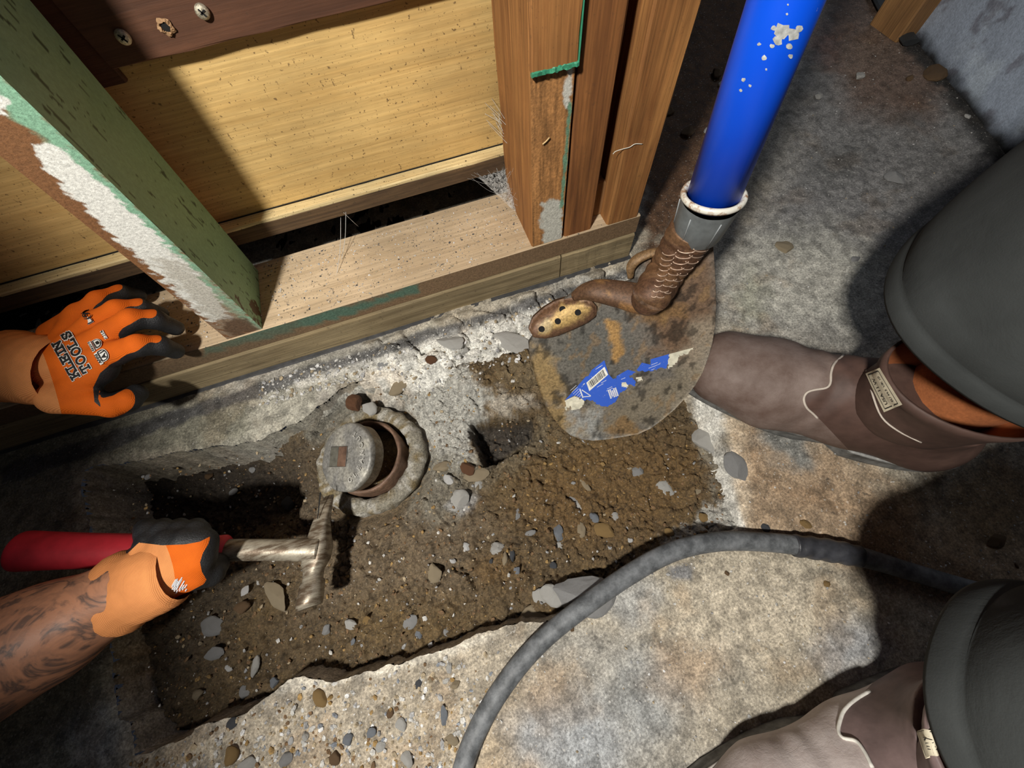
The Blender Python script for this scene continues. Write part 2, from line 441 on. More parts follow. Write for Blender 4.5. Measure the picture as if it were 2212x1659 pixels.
def cracks(x, y, zz, L=None):
    d = np.full(x.shape, 9.)
    xx = x+fbm(x, y, 110, 3, 301)*.0035; yy = y+fbm(x, y, 110, 3, 302)*.0035
    for ln in (CR if L is None else L):
        w_ = [P(u, v, zz)[:2] for u, v in ln]
        for a, b in zip(w_[:-1], w_[1:]):
            ex, ey = b-a; t = np.clip(((xx-a[0])*ex+(yy-a[1])*ey)/(ex*ex+ey*ey), 0, 1)
            d = np.minimum(d, np.hypot(xx-a[0]-ex*t, yy-a[1]-ey*t))
    return -.012*np.clip(1-d/.0026, 0, 1)
def floor_z(x, y, part=0):
    z = fbm(x, y, 9, 3, 1)*.0015+fbm(x, y, 90, 4, 2)*.0011
    u, v = proj(np.stack([x, y, np.zeros_like(x)], 1))
    agg = (1-sstep(-60, 90, sdpoly(u, v, [(250, 1659), (300, 1640), (640, 1480), (900, 1430), (1060, 1400), (1010, 1800), (200, 1800)])))
    f1, f2, i = worley(x, y, 95, 4); z = z+agg*(np.clip(.42-f1, 0, 1)*.008*i)
    f1, f2, i = worley(x, y, 42, 8); z = z+agg*np.where(i > .62, np.clip(.33-f1, 0, 1)*.016, 0)
    sd = pit_sd(x, y)
    up = sstep(.10, .24, y)*sstep(-.20, -.10, x)                      # rubble bank below the wall
    rim = sstep(.17, .21, x)*(1-sstep(.19, .24, y))
    wdt = .006+.050*up+.016*rim
    st = np.clip(-sd/wdt, 0, 1.3)
    step = st+.16*fbm(x, y, 40, 4, 21)*(up+rim*.7)*np.clip(st*4, 0, 1)
    q = np.round(step*4)/4; step = np.where(up > .1, step*.45+q*.55, step)
    drop = np.where(sd < 0, -np.clip(step, 0, 1.3)*.06, 0)
    drop = np.where((up < .5) & (rim < .5), -.10*np.clip(-sd/.006, 0, 1)**.8, drop)
    # broken mortar along the wall
    b = up*sstep(.215, .26, y)*(1-sstep(.305, .318, y))*(x < .26)
    f1, f2, i = worley(x+fbm(x, y, 30, 2, 5)*.01, y, 30, 14)
    z = z+b*((i-.45)*.016-np.clip(.09-(f2-f1), 0, 1)*.13)+cracks(x, y, -.01)
    # worn lip along the lower edge
    z = z-np.clip(1-np.abs(sd)/.012, 0, 1)*.0025*(1+fbm(x, y, 120, 3, 31))
    ws = np.array([.967, .586]); 
    return z if part == 0 else drop
xs = np.unique(np.concatenate([np.arange(-1.3, -.62, .02), np.arange(-.62, .66, .0023), np.arange(.66, 1.5, .008)]))
ys = np.unique(np.concatenate([np.arange(-.6, -.31, .008), np.arange(-.31, .345, .0023), np.arange(.345, 1.9, .009)]))
V, Q = grid(xs, ys, floor_z)
(Va, Ta), (Vb, Tb) = clip(V, Q, pit_sd(V[:, 0], V[:, 1]))
Vb[:, 2] += floor_z(Vb[:, 0], Vb[:, 1], 1)
V = np.vstack([Va, Vb]); Q = np.vstack([Ta, Tb+len(Va)])
c0 = V[Q].mean(1)
sdq = sdpoly(c0[:, 0], c0[:, 1], PITW)
keep = ~((c0[:, 2] < -.085) & (sdq < -.03)); Q = Q[keep]
TAN = (.44, .36, .25); GRY = (.27, .275, .27); LIM = (.66, .65, .60)
base = np.tile(np.array([.38, .335, .26]), (len(V), 1))
fb = sstep(-.25, .35, fbm(V[:, 0], V[:, 1], 7, 5, 40))[:, None]; base = base*(1-fb*.55)+np.array(GRY)*fb*.55
ZF = [
 ([(-300, 900), (560, 850), (700, 800), (640, 950), (430, 970), (180, 1010), (180, 1130), (230, 1390), (250, 1560), (260, 1800), (-300, 1800)], (.20, .195, .15), 40, .9),
 (ell(210, 1600, 60, 60), (.42, .43, .42), 40, .7),
 ([(290, 1640), (640, 1470), (900, 1420), (1130, 1345), (1100, 1500), (1000, 1700), (200, 1800)], (.37, .32, .245), 50, .9),
 ([(1000, 1659), (1090, 1480), (1250, 1420), (1180, 1800), (960, 1800)], (.36, .27, .17), 50, .6),
 (ell(1230, 1600, 130, 90), (.30, .32, .34), 60, .8), (ell(1400, 1500, 70, 90), (.29, .31, .32), 50, .6), (ell(1370, 1300, 70, 60, -30), (.33, .34, .34), 30, .7),
 (ell(1600, 1330, 160, 90), (.52, .46, .36), 70, .8), (ell(1480, 1440, 70, 60), (.40, .28, .17), 50, .6), (ell(1620, 1540, 90, 60), (.36, .32, .25), 50, .6),
 (ell(1850, 1400, 90, 60, -30), (.27, .29, .32), 50, .75), (ell(1470, 1240, 18, 14), (.16, .17, .19), 10, .8),
 ([(1560, 800), (1700, 900), (1790, 960), (2000, 1120), (2400, 1150), (2400, 1500), (2100, 1290), (1800, 1200), (1600, 1140), (1600, 1000)], (.33, .235, .15), 40, .9),
 ([(1640, 880), (1710, 905), (1760, 1000), (1700, 1010), (1640, 960)], (.20, .22, .22), 25, .8),
 (ell(1980, 1230, 150, 60, 10), (.16, .10, .055), 60, .8), (ell(2130, 1080, 120, 90), (.20, .12, .05), 50, .8),  # legs' shadow painted into the slab as brown ellipses
 # upper right of the slab
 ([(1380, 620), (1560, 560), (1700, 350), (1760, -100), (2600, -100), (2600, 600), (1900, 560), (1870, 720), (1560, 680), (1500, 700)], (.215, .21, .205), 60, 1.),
 ([(1540, 680), (1560, 570), (1640, 500), (1800, 500), (1900, 560), (1900, 720), (1700, 700)], (.42, .41, .36), 60, .9),
 (ell(1700, 600, 150, 60, 5), (.50, .48, .42), 50, .6), (ell(1620, 640, 30, 60), (.30, .30, .22), 30, .6),
 ([(1750, -200), (2000, -200), (2050, 60), (2100, 170), (2000, 260), (1850, 250), (1790, 130)], (.17, .11, .08), 50, .85),
 ([(1350, -300), (1800, -300), (1640, 50), (1560, 300), (1480, 470), (1400, 560), (1380, 420)], (.10, .050, .024), 25, .97),  # dirty brown floor, with the studs' shadow put into its colour
 (ell(1800, 350, 70, 40, -30), (.12, .12, .115), 40, .6), (ell(1880, 100, 60, 50), (.19, .14, .11), 30, .7),  # first ellipse paints the blue handle's cast shadow onto the slab
 (ell(1780, 100, 20, 40), (.30, .17, .13), 30, .6),
 ([(1930, 60), (1990, 80), (2090, 200), (2200, 360), (2180, 400), (2060, 230), (1960, 110)], (.035, .034, .033), 10, .95, 8),
 # pale broken mortar and lime
 ([(540, 850), (700, 780), (1180, 640), (1380, 585), (1420, 640), (1200, 720), (1130, 790), (900, 830), (700, 850), (640, 940), (540, 970)], (.36, .345, .29), 20, .9),
 ([(760, 800), (860, 760), (1000, 700), (1180, 650), (1330, 600), (1420, 640), (1200, 720), (1140, 800), (1000, 830), (880, 850), (780, 840)], LIM, 18, .95, 18),
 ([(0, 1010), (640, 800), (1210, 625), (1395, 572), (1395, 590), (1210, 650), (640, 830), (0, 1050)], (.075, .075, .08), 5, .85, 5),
 ([(640, 825), (1210, 646), (1395, 588), (1395, 600), (1210, 660), (640, 838)], (.62, .60, .55), 4, .6, 5),
 ([(1490, 830), (1545, 870), (1580, 960), (1600, 1050), (1610, 1140), (1490, 1185), (1400, 1215), (1400, 1180), (1480, 1130), (1530, 1100), (1530, 1000), (1500, 900)], LIM, 14, .95, 14),
 ([(1560, 850), (1610, 900), (1625, 1000), (1610, 1130), (1590, 1050), (1575, 950)], (.55, .45, .33), 10, .7, 8),
 ([(600, 1475), (860, 1432), (1125, 1345), (1120, 1362), (860, 1450), (600, 1495)], (.66, .62, .53), 8, .6, 10),
]
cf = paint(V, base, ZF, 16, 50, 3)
k = sstep(-.05, .35, fbm(V[:, 0], V[:, 1], 85, 4, 210))[:, None]; cf = cf*(1-k*.30)
k = (sstep(.15, .45, fbm(V[:, 0], V[:, 1], 24, 5, 220))*.35)[:, None]; cf = cf*(1-k)+cf*np.array([.8, .62, .45])*k
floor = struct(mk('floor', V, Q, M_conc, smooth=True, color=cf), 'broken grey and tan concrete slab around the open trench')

RC = P(800, 990, -.028)
def soil_z(x, y):
    u, v = proj(np.stack([x, y, np.full_like(x, -.05)], 1))
    z = np.full_like(x, -.030)
    z = z+.009*fbm(x, y, 9, 3, 50)+.0085*fbm(x, y, 38, 4, 51)+.0046*fbm(x, y, 150, 4, 52, .65)-.012*(1-sstep(-500, -150, u-1100))
    f1, f2, i = worley(x+fbm(x, y, 60, 2, 55)*.006, y+fbm(x, y, 60, 2, 56)*.006, 85, 60)
    z = z+.0060*(i-.5)-np.clip(.12-(f2-f1), 0, 1)*.035*(sstep(.3, .55, vnoise(x*16, y*16, 70)))
    hole = 1-sstep(-50, 40, sdpoly(u, v, [(190, 1020), (430, 985), (560, 965), (640, 1010), (640, 1110), (520, 1180), (300, 1250), (210, 1250), (180, 1100)]))
    z = z-.040*hole
    z = z-.018*(1-sstep(-25, 30, sdpoly(u, v, [(240, 1400), (310, 1420), (370, 1560), (400, 1590), (290, 1640), (250, 1560)])))
    z = z+.022*(1-sstep(-40, 50, sdpoly(u, v, [(620, 950), (720, 860), (860, 800), (1020, 800), (1160, 760), (1160, 850), (1010, 900), (900, 860), (740, 930)])))
    z = z+.014*(1-sstep(-15, 20, sdpoly(u, v, [(1005, 820), (1150, 790), (1200, 900), (1160, 905), (1020, 905)])))
    z = z-.045*(1-sstep(-5, 4, sdpoly(u, v, [(1024, 923), (1090, 916), (1150, 912), (1148, 950), (1120, 985), (1050, 1018), (1040, 985), (1020, 950)])+4*fbm(x, y, 200, 3, 77)))
    z = z+.02*(1-sstep(-30, 60, sdpoly(u, v, [(1420, 1200), (1560, 1120), (1560, 950), (1640, 950), (1640, 1200), (1450, 1260)])))
    g1_, g2_, gi = worley(x+fbm(x, y, 120, 2, 155)*.003, y+fbm(x, y, 120, 2, 156)*.003, 190, 160)
    z = z+(gi-.5)*.0028-np.clip(.16-(g2_-g1_), 0, 1)*.009*sstep(.42, .6, vnoise(x*40, y*40, 170))+fbm(x, y, 330, 2, 171)*.0012
    z = z+cracks(x, y, -.03, CR2)*.8+cracks(x, y, -.03)*.8
    rd = np.hypot(x-RC[0], y-RC[1]); z = np.where(rd < .085, np.minimum(z, -.036-.012*(1-sstep(.066, .085, rd))), z)
    return z
xs = np.arange(-.52, .315, .0014); ys = np.arange(-.285, .29, .0014)
V, Q = grid(xs, ys, soil_z)
cc = V[Q].mean(1); sdq = sdpoly(cc[:, 0], cc[:, 1], PITW); Q = Q[sdq < .012]
base = np.tile(np.array([.178, .118, .050]), (len(V), 1))
k = sstep(-.3, .3, fbm(V[:, 0], V[:, 1], 12, 4, 80))[:, None]; base = base*(1-k*.5)+np.array([.115, .082, .048])*k*.5
ZS = [
 ([(170, 1000), (560, 940), (700, 900), (720, 1150), (560, 1260), (420, 1460), (300, 1640), (150, 1640)], (.105, .078, .048), 60, .9),
 (ell(430, 1060, 210, 80), (.035, .026, .018), 40, .85),  # near-black ellipse puts the shade of the unlit hollow into the colour
 ([(600, 1150), (720, 1080), (960, 1060), (1080, 1120), (1000, 1280), (800, 1300), (640, 1330)], (.20, .15, .095), 60, .75),
 ([(700, 860), (860, 790), (1010, 790), (1050, 850), (1040, 920), (1030, 1010), (950, 1030), (920, 1000), (900, 900), (820, 860), (700, 900)], (.56, .55, .50), 16, .95, 20),
 ([(640, 960), (700, 860), (860, 830), (900, 900), (760, 900), (690, 960)], (.24, .23, .19), 25, .8),
 ([(920, 990), (1030, 1000), (1040, 1020), (1000, 1120), (900, 1130), (880, 1080)], (.26, .24, .19), 25, .8, 20),
 (ell(1100, 870, 45, 25), (.55, .50, .42), 14, .75, 20), (ell(1150, 810, 70, 40), (.24, .18, .10), 25, .7),
 (ell(1000, 1085, 35, 18, -20), (.5, .5, .5), 10, .6, 12),
 ([(1005, 1000), (1180, 905), (1200, 960), (1060, 1050), (1010, 1040)], (.20, .16, .10), 12, .7),
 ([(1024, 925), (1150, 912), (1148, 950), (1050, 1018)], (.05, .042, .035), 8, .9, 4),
 (ell(1320, 1060, 200, 110, -15), (.20, .115, .038), 60, .7), (ell(1080, 1230, 60, 40), (.21, .125, .045), 30, .6),
 ([(1400, 1200), (1480, 1130), (1545, 1090), (1700, 1000), (1700, 1200), (1450, 1260)], (.58, .57, .52), 14, .9, 18),
 ([(1490, 850), (1540, 900), (1560, 1000), (1540, 1080), (1530, 1000), (1500, 900)], (.38, .35, .28), 14, .7, 16),
]
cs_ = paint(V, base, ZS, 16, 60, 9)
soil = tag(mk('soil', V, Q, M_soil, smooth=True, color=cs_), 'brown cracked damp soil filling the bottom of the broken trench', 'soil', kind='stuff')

# ------------------------------------------------------------------ wall
YF, ZT = .324, .07
def wood(name, box, mat, label=None, cat=None, group=None, parent=None, bev=.0015, wob=.0006):
    V, Fc = beam(*box, bev=bev, wob=wob); o = mk(name, V, Fc, mat, parent); fixn(o)
    if label: tag(o, label, cat, group)
    return o
wood('sill_plate', (-1.05, .256, YF+.001, .43, .0425, ZT), M_plate_top, 'upper dusty pine sill plate with green stained edge under the studs', 'board', bev=.001)
wood('sill_plate', (-1.05, .1490, YF-.002, .425, -.004, .042), M_plate_low, 'long weathered lower sill plate lying on the concrete, left of the joint', 'board', bev=.002)
wood('sill_plate', (.1510, .254, YF-.002, .425, -.004, .042), M_plate_low, 'short lower sill block with end-grain rings, right of the joint', 'board', bev=.002)
struct(mk('trim_1', *beam(-1.05, .256, .316, .335, -.012, .001, .001, .0006), m_plain('tar_paper', (.05, .05, .052), .8, 0, 90, .5, .6, .002)), 'black tar strip under the sill plate')
# green smear on the plate edge
def strip_paint(name, x0, x1, z0, z1, y, fcol, parent, lab=None, n=500, m=40, mat=None):
    X = np.linspace(x0, x1, n); Z = np.linspace(z0, z1, m)
    V, Q = grid(X, Z, lambda a, b: np.zeros_like(a)); V = np.stack([V[:, 0], np.full(len(V), y), V[:, 1]], 1)
    o = mk(name, V, Q, mat or M_paint_attr, parent, color=fcol(V))
    if lab: o['label'] = lab
    return o
plate_up = bpy.data.objects['sill_plate']
def pf(V):
    base = np.tile(np.array([.19, .12, .065]), (len(V), 1))
    return paint(V, base, [([(440, 750), (640, 690), (800, 650), (905, 612), (900, 630), (780, 672), (640, 712), (440, 770)], (.07, .15, .11), 5, .9, 5),
        ([(0, 900), (400, 760), (640, 700), (640, 740), (0, 940)], (.12, .085, .05), 30, .6), ([(400, 835), (640, 775), (560, 800)], (.4, .2, .07), 10, .4)], 6, 90, 4)
strip_paint('plate_face', -1.05, .2555, .0432, .0692, YF+.0004, pf, plate_up, 'brown plate edge smeared with green paint', 900, 14)
# studs on the plate
def stud(box, mat, lab, name='wall_stud'):
    r = root(name, ((box[0]+box[1])/2, (box[2]+box[3])/2, ZT)); tag(r, lab, 'stud')
    wood('timber', box, mat, parent=r, bev=.0018, wob=.0004); return r
def lean(V):
    V = np.array(V, float); V[:, 0] += (V[:, 2]-ZT)*.082; return V
gs = stud((-.2650, -.2250, .3268, .4168, ZT, .50), M_brownwood, 'green painted stud leaning in from the upper left, white flaking front edge')
for v_ in [c for c in bpy.data.objects if c.parent == gs][0].data.vertices: v_.co.x += (v_.co.z-ZT)*.082
Zg = np.linspace(ZT, .5, 420); Yg = np.linspace(.3265, .4172, 60)
A, B = np.meshgrid(Yg, Zg); V = lean(np.stack([np.full(A.size, -.2244), A.ravel(), B.ravel()], 1))
_, Q = grid(Yg, Zg, lambda a, b: np.zeros_like(a))
cg = np.tile(np.array([.26, .44, .28]), (len(V), 1))
n = fbm(V[:, 1]*1.0, V[:, 2], 60, 5, 8); n2 = fbm(V[:, 1]*2.5, V[:, 2]*.6, 110, 4, 9); k = (n2 > .45)[:, None]; cg = np.where(k, cg*.25, cg)
k = sstep(.2, .5, fbm(V[:, 1], V[:, 2], 18, 4, 12))[:, None]*.4; cg = cg*(1-k)+np.array([.19, .36, .22])*k
k = ((V[:, 2] < .12) & (n > .22) & (V[:, 1] < .36))[:, None]; cg = np.where(k, (.09, .06, .035), cg)
mk('painted_side', V, Q, M_green, gs, color=cg)['label'] = 'green painted side of the stud'
X = np.linspace(-.2652, -.2243, 56); Zg = np.linspace(ZT, .5, 520)
A, B = np.meshgrid(X, Zg); V = lean(np.stack([A.ravel(), np.full(A.size, .3261), B.ravel()], 1)); _, Q = grid(X, Zg, lambda a, b: np.zeros_like(a))
WH = (.74, .74, .69)
cw = paint(V, (.20, .09, .035), [
  ([(-100, 60), (570, 712), (560, 712), (450, 640), (330, 530), (200, 410), (100, 310), (0, 230), (-100, 150)], (.22, .43, .29), 8, .95, 7),
  ([(-60, 170), (25, 210), (10, 245), (-60, 250)], WH, 4, 1, 8),
  ([(66, 312), (110, 308), (150, 340), (230, 405), (300, 470), (380, 545), (455, 620), (480, 660), (500, 690), (440, 690), (370, 620), (290, 550), (200, 470), (150, 420), (100, 370), (80, 335)], WH, 3, 1, 8),
  ([(330, 560), (400, 560), (470, 620), (540, 690), (570, 712), (490, 726), (420, 660)], (.33, .29, .22), 14, .55, 16),
  ([(480, 690), (530, 690), (560, 712), (510, 728), (490, 722)], (.10, .055, .03), 5, .9, 5)], 8, 260, 5)
mk('flaking_edge', V, Q, M_paint_attr, gs, color=cw)['label'] = 'narrow front face, bare brown wood with flaking white paint'

p1 = stud((.1110, .1500, YF+.0022, .4270, ZT, .50), M_brownwood, 'brown corner stud with white plaster patch at its foot, nearest the plywood')
wood('overlay_strip', (.1104, .1500, YF-.004, YF+.0018, .262, .50), M_brownwood, parent=p1)
Xp = np.linspace(.1115, .1498, 40); Zp = np.linspace(ZT+.001, .262, 200)
A, B = np.meshgrid(Xp, Zp); V = np.stack([A.ravel(), np.full(A.size, YF+.0016), B.ravel()], 1); _, Q = grid(Xp, Zp, lambda a, b: np.zeros_like(a))
gr = fbm(V[:, 0]*9, V[:, 2]*.8, 60, 4, 71)[:, None]; cw = paint(V, np.clip(np.array([.40, .19, .065])*(1+gr*.7), 0, 1), [
  ([(1172, 438), (1205, 430), (1215, 435), (1214, 530), (1172, 535), (1178, 500), (1163, 475)], (.58, .57, .50), 3, 1, 5),
  ([(1225, 125), (1240, 122), (1236, 200), (1222, 235), (1215, 215), (1222, 165)], (.66, .66, .6), 3, .9, 5),
  ([(1228, 220), (1236, 220), (1216, 450), (1209, 450)], (.13, .30, .2), 1.5, .9, 2)], 5, 200, 6)
mk('plaster_patch', V, Q, M_paint_attr, p1, color=cw)['label'] = 'front face with white plaster patch and green line'
mg = m_plain('green_line_paint', (.05, .30, .17), .5)
V, Fc = beam(.1110, .1502, YF-.0048, YF-.0005, .2585, .2625, .0008, .0009, 20); mk('green_edge', V, Fc, mg, p1)['label'] = 'green painted lower edge of the overlay'
V, Fc = beam(.1496, .1506, YF-.0044, YF+.012, .262, .5, .0003, .0001, 20); mk('green_edge', V, Fc, mg, p1)
p2 = stud((.1535, .1900, YF+.003, .420, ZT, .50), M_brownwood2, 'middle brown stud between the plaster-patched stud and the outer stud')
p3 = stud((.2100, .2520, YF+.001, .420, ZT, .50), M_brownwood, 'outer right brown stud beside the open floor, behind the blue handle')
V, Fc = beam(.1895, .2105, .345, .40, ZT+.001, .118, .002, .001); fixn(tag(mk('wood_shim', V, Fc, M_ochre), 'small ochre wood shim wedged between the middle and outer studs', 'wood block'))
# plywood panel and its ledge
YP = .447
panel = root('plywood_panel', (-.3, YP, .1)); tag(panel, 'yellow plywood panel with a ledge behind the studs', 'panel')
wood('plywood_sheet', (-1.05, .20, YP, YP+.012, .105, .50), M_yellow, parent=panel, bev=.0005, wob=0)
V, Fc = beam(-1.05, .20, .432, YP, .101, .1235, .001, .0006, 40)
lg = mk('ledge', V, Fc, m_wood('ledge_wood', (.80, .66, .36), (.62, .46, .22), 0, .9), panel); fixn(lg); lg['label'] = 'yellow top edge coloured paler for the light on it, dirty brown front'  # wood lightened so the lit top strip is in the colour
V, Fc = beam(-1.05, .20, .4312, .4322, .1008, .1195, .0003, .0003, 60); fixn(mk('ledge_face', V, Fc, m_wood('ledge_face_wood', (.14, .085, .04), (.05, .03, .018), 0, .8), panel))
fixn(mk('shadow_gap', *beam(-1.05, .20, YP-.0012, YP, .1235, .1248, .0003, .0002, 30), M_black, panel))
bb = root('brown_board', (-.05, .44, .27)); tag(bb, 'dark brown board with two screw heads across the top of the plywood', 'board')
wood('board', (-.199, .20, .433, YP-.0004, .279, .50), M_brownboard, parent=bb, bev=.001)
wood('brown_board', (-.27, -.2, .4400, YP-.0004, .267, .50), M_brownboard, 'narrow recessed brown board between the green stud and screwed board', 'board')
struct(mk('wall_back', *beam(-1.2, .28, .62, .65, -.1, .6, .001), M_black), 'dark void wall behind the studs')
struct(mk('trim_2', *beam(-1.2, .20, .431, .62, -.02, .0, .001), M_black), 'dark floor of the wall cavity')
struct(mk('trim_3', *beam(.245, .2505, .425, .62, -.02, .5, .001), M_brownwood2), 'side of the wall cavity')
# screws on the board
Mzinc = m_plain('zinc', (.55, .50, .38), .45, .6, 700, .7, .8, .0006)
for (u, v, s, lab) in ((437, 25, .0048, 'zinc cross-head screw in the brown board, right of the two'), (266, 80, .0048, 'zinc cross-head screw in the brown board, left of the two')):
    c = PY(u, v, .4315); r = root('screw', c); tag(r, lab, 'screw', 'screws in the brown board')
    mk('screw_head', *lathe([(0, .0022), (s*.6, .0020), (s, .0008), (s, -.001), (s*.4, -.006)], c, (0.15, -1, .1), 24), Mzinc, r, smooth=True)
    b = MB()
    for a in (.5, 2.07):
        d = np.array([math.cos(a), 0, math.sin(a)]); e = np.array([-math.sin(a), 0, math.cos(a)]); o = c+np.array([0, -.0024, 0])
        b.add([o+d*s*.6+e*.0006, o-d*s*.6+e*.0006, o-d*s*.6-e*.0006, o+d*s*.6-e*.0006], [(0, 1, 2, 3)])
    b.build('cross_slot', M_black, r)
c = PY(358, 58, .4325)
r = root('screw_hole', c); tag(r, 'splintered screw hole in the brown board between two screws', 'hole')
mk('splinter_ring', *lathe([(.0026, 0), (.0034, .0018), (.0048, .001), (.0055, 0)], c, (0, -1, 0), 20, lambda t, i: .0007*math.sin(t*5+i)), m_plain('torn_wood', (.34, .2, .1), .8), r)
mk('hole', *lathe([(0, .0008), (.0027, .0008), (.0027, 0)], c, (0, -1, 0), 16), M_black, r)

# right wall, corner post and rubber strip
a = P(1985, 95, 0); b = P(2195, 362, 0); d = (b-a)/np.linalg.norm(b-a); nrm = np.array([d[1], -d[0], 0]);
if nrm[0] > 0: nrm = -nrm
A0 = a-d*.10; A1 = b+d*.6
gx = np.linspace(0, 1, 260); gz = np.linspace(-.02, .55, 160)
U, W = np.meshgrid(gx, gz); U = U.ravel(); W = W.ravel()
L = np.linalg.norm(A1-A0)
V = A0[None]+(A1-A0)[None]*U[:, None]; V[:, 2] = W
V = V - nrm[None]*(.002*fbm(U*L, W, 30, 4, 90))[:, None]
_, Q = grid(gx, gz, lambda p, q: np.zeros_like(p))
cw = np.tile(np.array([.36, .42, .52]), (len(V), 1)); k = sstep(.1, .5, fbm(U*L, W, 26, 5, 91))[:, None]; cw = cw*(1-k*.5)+np.array([.56, .65, .74])*k*.5
k = sstep(.25, .4, fbm(U*L, W, 34, 5, 95))[:, None]; cw = cw*(1-k*.6)+np.array([.14, .13, .16])*k*.6
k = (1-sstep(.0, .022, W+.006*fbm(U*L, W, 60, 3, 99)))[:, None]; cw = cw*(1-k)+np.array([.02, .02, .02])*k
struct(mk('wall_right', V, Q, m_attrib('blue_grey_painted_wall', .55, 300, .75, 1.3, .5, .002), smooth=True, color=cw), 'blue-grey painted masonry wall at the upper right')
c = P(1985, 78, 0)
V, Fc = beam(c[0]-.05, c[0]+.035, c[1], c[1]+.07, 0, .6, .002, .0005); o = fixn(tag(mk('corner_post', V, Fc, M_ochre), 'ochre wooden post standing on the floor against the blue-grey wall', 'post'))
V, Fc = tube([P(1968, 92, .006), P(1945, 60, .008), P(1915, 20, .009), P(1890, -30, .009), P(1860, -90, .008)], .015, 10, .35)
tag(mk('rubber_strip', V, Fc, m_plain('black_rubber_strip', (.028, .03, .032), .6)), 'black rubber strip on the floor at the foot of the ochre post', 'strip')

# ------------------------------------------------------------------ cleanout fitting
rc = P(800, 990, -.028)
cl = root('cleanout', (rc[0], rc[1], -.06)); tag(cl, 'old iron pipe cleanout with a tilted brass plug, set in the trench soil', 'pipe fitting')
def nz(t, i): return .0012*math.sin(t*3+i)+.001*math.sin(t*11+i*2)+.0008*math.sin(t*23+i)
V, Fc = lathe([(.060, -.07), (.064, -.03), (.0675, -.012), (.068, -.004), (.0655, .001), (.060, .003), (.053, .002), (.0485, -.001), (.0475, -.006), (.0475, -.05)], rc, (0.02, -.03, 1), 128, nz)
Vh = np.array(V); ch = np.tile(np.array([.27, .25, .20]), (len(Vh), 1)); k = sstep(-.1, .4, fbm(Vh[:, 0], Vh[:, 1], 60, 4, 2))[:, None]; ch = ch*(1-k)+np.array([.20, .15, .07])*k
k = (fbm(Vh[:, 0], Vh[:, 1], 150, 3, 5) > .3)[:, None]; ch = np.where(k, (.45, .43, .38), ch)
mk('hub_ring', Vh, Fc, m_attrib('crusty_iron', .8, 420, .4, 1.6, .9, .003), cl, smooth=True, color=ch)['label'] = 'crusty iron hub ring'
M_rust = m_plain('rusty_lip', (.17, .10, .065), .6, .2, 220, .5, .6, .001)
mk('pipe_lip', *lathe([(.0462, -.05), (.0462, .006), (.0450, .0095), (.0420, .010), (.0405, .006), (.0405, -.05)], rc+np.array([-.003, .002, 0]), (-.04, .02, 1), 72, lambda t, i: .0005*math.sin(t*9+i)), M_rust, cl, smooth=True)['label'] = 'rusty inner pipe lip'
mk('pipe_bore', *lathe([(0, -.045), (.041, -.045), (.0405, -.01)], rc, (0, 0, 1), 40), M_black, cl)
pt = P(745, 987, .006); axp = np.array([-.42, -.03, .90]); axp /= np.linalg.norm(axp)
M_brass = m_attrib('dull_brass', .5, 320, .5, 1.5, .6, .0009, .35, .5)
def pn(t, i): return .0004*math.sin(t*7+i)
V, Fc = lathe([(0, 0), (.012, .0), (.026, .0006), (.0345, 0), (.0375, -.0008), (.039, -.001), (.0400, -.003), (.0402, -.008), (.0385, -.010), (.0385, -.022), (.034, -.024), (0, -.025)], pt, axp, 96, pn)
Vh = np.array(V); cb = np.tile(np.array([.23, .225, .21]), (len(Vh), 1)); rr = np.arange(len(Vh))//96
cb[rr >= 8] = (.22, .17, .11); k = sstep(0, .4, fbm(Vh[:, 0], Vh[:, 1], 60, 4, 12))[:, None]; cb = cb*(1-k*.6)+np.array([.42, .40, .34])*k*.6
plug = mk('plug', Vh, Fc, M_brass, cl, smooth=True, color=cb); plug['label'] = 'tilted round plug with square recess and raised lettering'
dd, aa, bb_ = frame_axes(axp, (0, 1, 0)); ex = M[:, 0]-dd*(M[:, 0]@dd); ex /= np.linalg.norm(ex); ey = np.cross(dd, ex)
def plp(x, y, h=0): return pt+ex*x+ey*y+dd*h
sq = [(-.024, -.0115), (.004, -.0115), (.004, .0125), (-.024, .0125)]
mb = MB(); b0 = [plp(x, y, .0009) for x, y in sq]; b1 = [plp(x*.96-.0004, y*.94, .0012) for x, y in sq]
mb.add(b0+b1, [(0, 1, 5, 4), (1, 2, 6, 5), (2, 3, 7, 6), (3, 0, 4, 7)])
mk('recess_rim', mb.V, mb.F, m_plain('recess_edge', (.05, .045, .04), .6), plug)
mk('recess_floor', [plp(-.0235, -.011, .0011), plp(-.0105, -.011, .0011), plp(-.0105, .012, .0011), plp(-.0235, .012, .0011)], [(0, 1, 2, 3)], m_plain('recess_brass', (.15, .145, .12), .45, .3, 200, .5), plug)
mk('recess_wall', [plp(-.0103, -.011, .0011), plp(.0035, -.011, .0013), plp(.0035, .012, .0013), plp(-.0103, .012, .0011)], [(0, 1, 2, 3)], m_plain('recess_rust', (.13, .075, .05), .6, .2, 90, .8), plug)
def glyph(ch, size, bold=0):
    cu = bpy.data.curves.new('t', 'FONT'); cu.body = ch; cu.size = size; cu.align_x = 'CENTER'; cu.align_y = 'CENTER'; cu.offset = bold
    ob = bpy.data.objects.new('t', cu); COL.objects.link(ob); dg = bpy.context.evaluated_depsgraph_get(); dg.update()
    me = bpy.data.meshes.new_from_object(ob.evaluated_get(dg)); V = [tuple(v.co) for v in me.vertices]; Fc = [tuple(p.vertices) for p in me.polygons]
    bpy.data.objects.remove(ob); bpy.data.curves.remove(cu); bpy.data.meshes.remove(me); return V, Fc
mb = MB(); word = 'CLEANOUT'
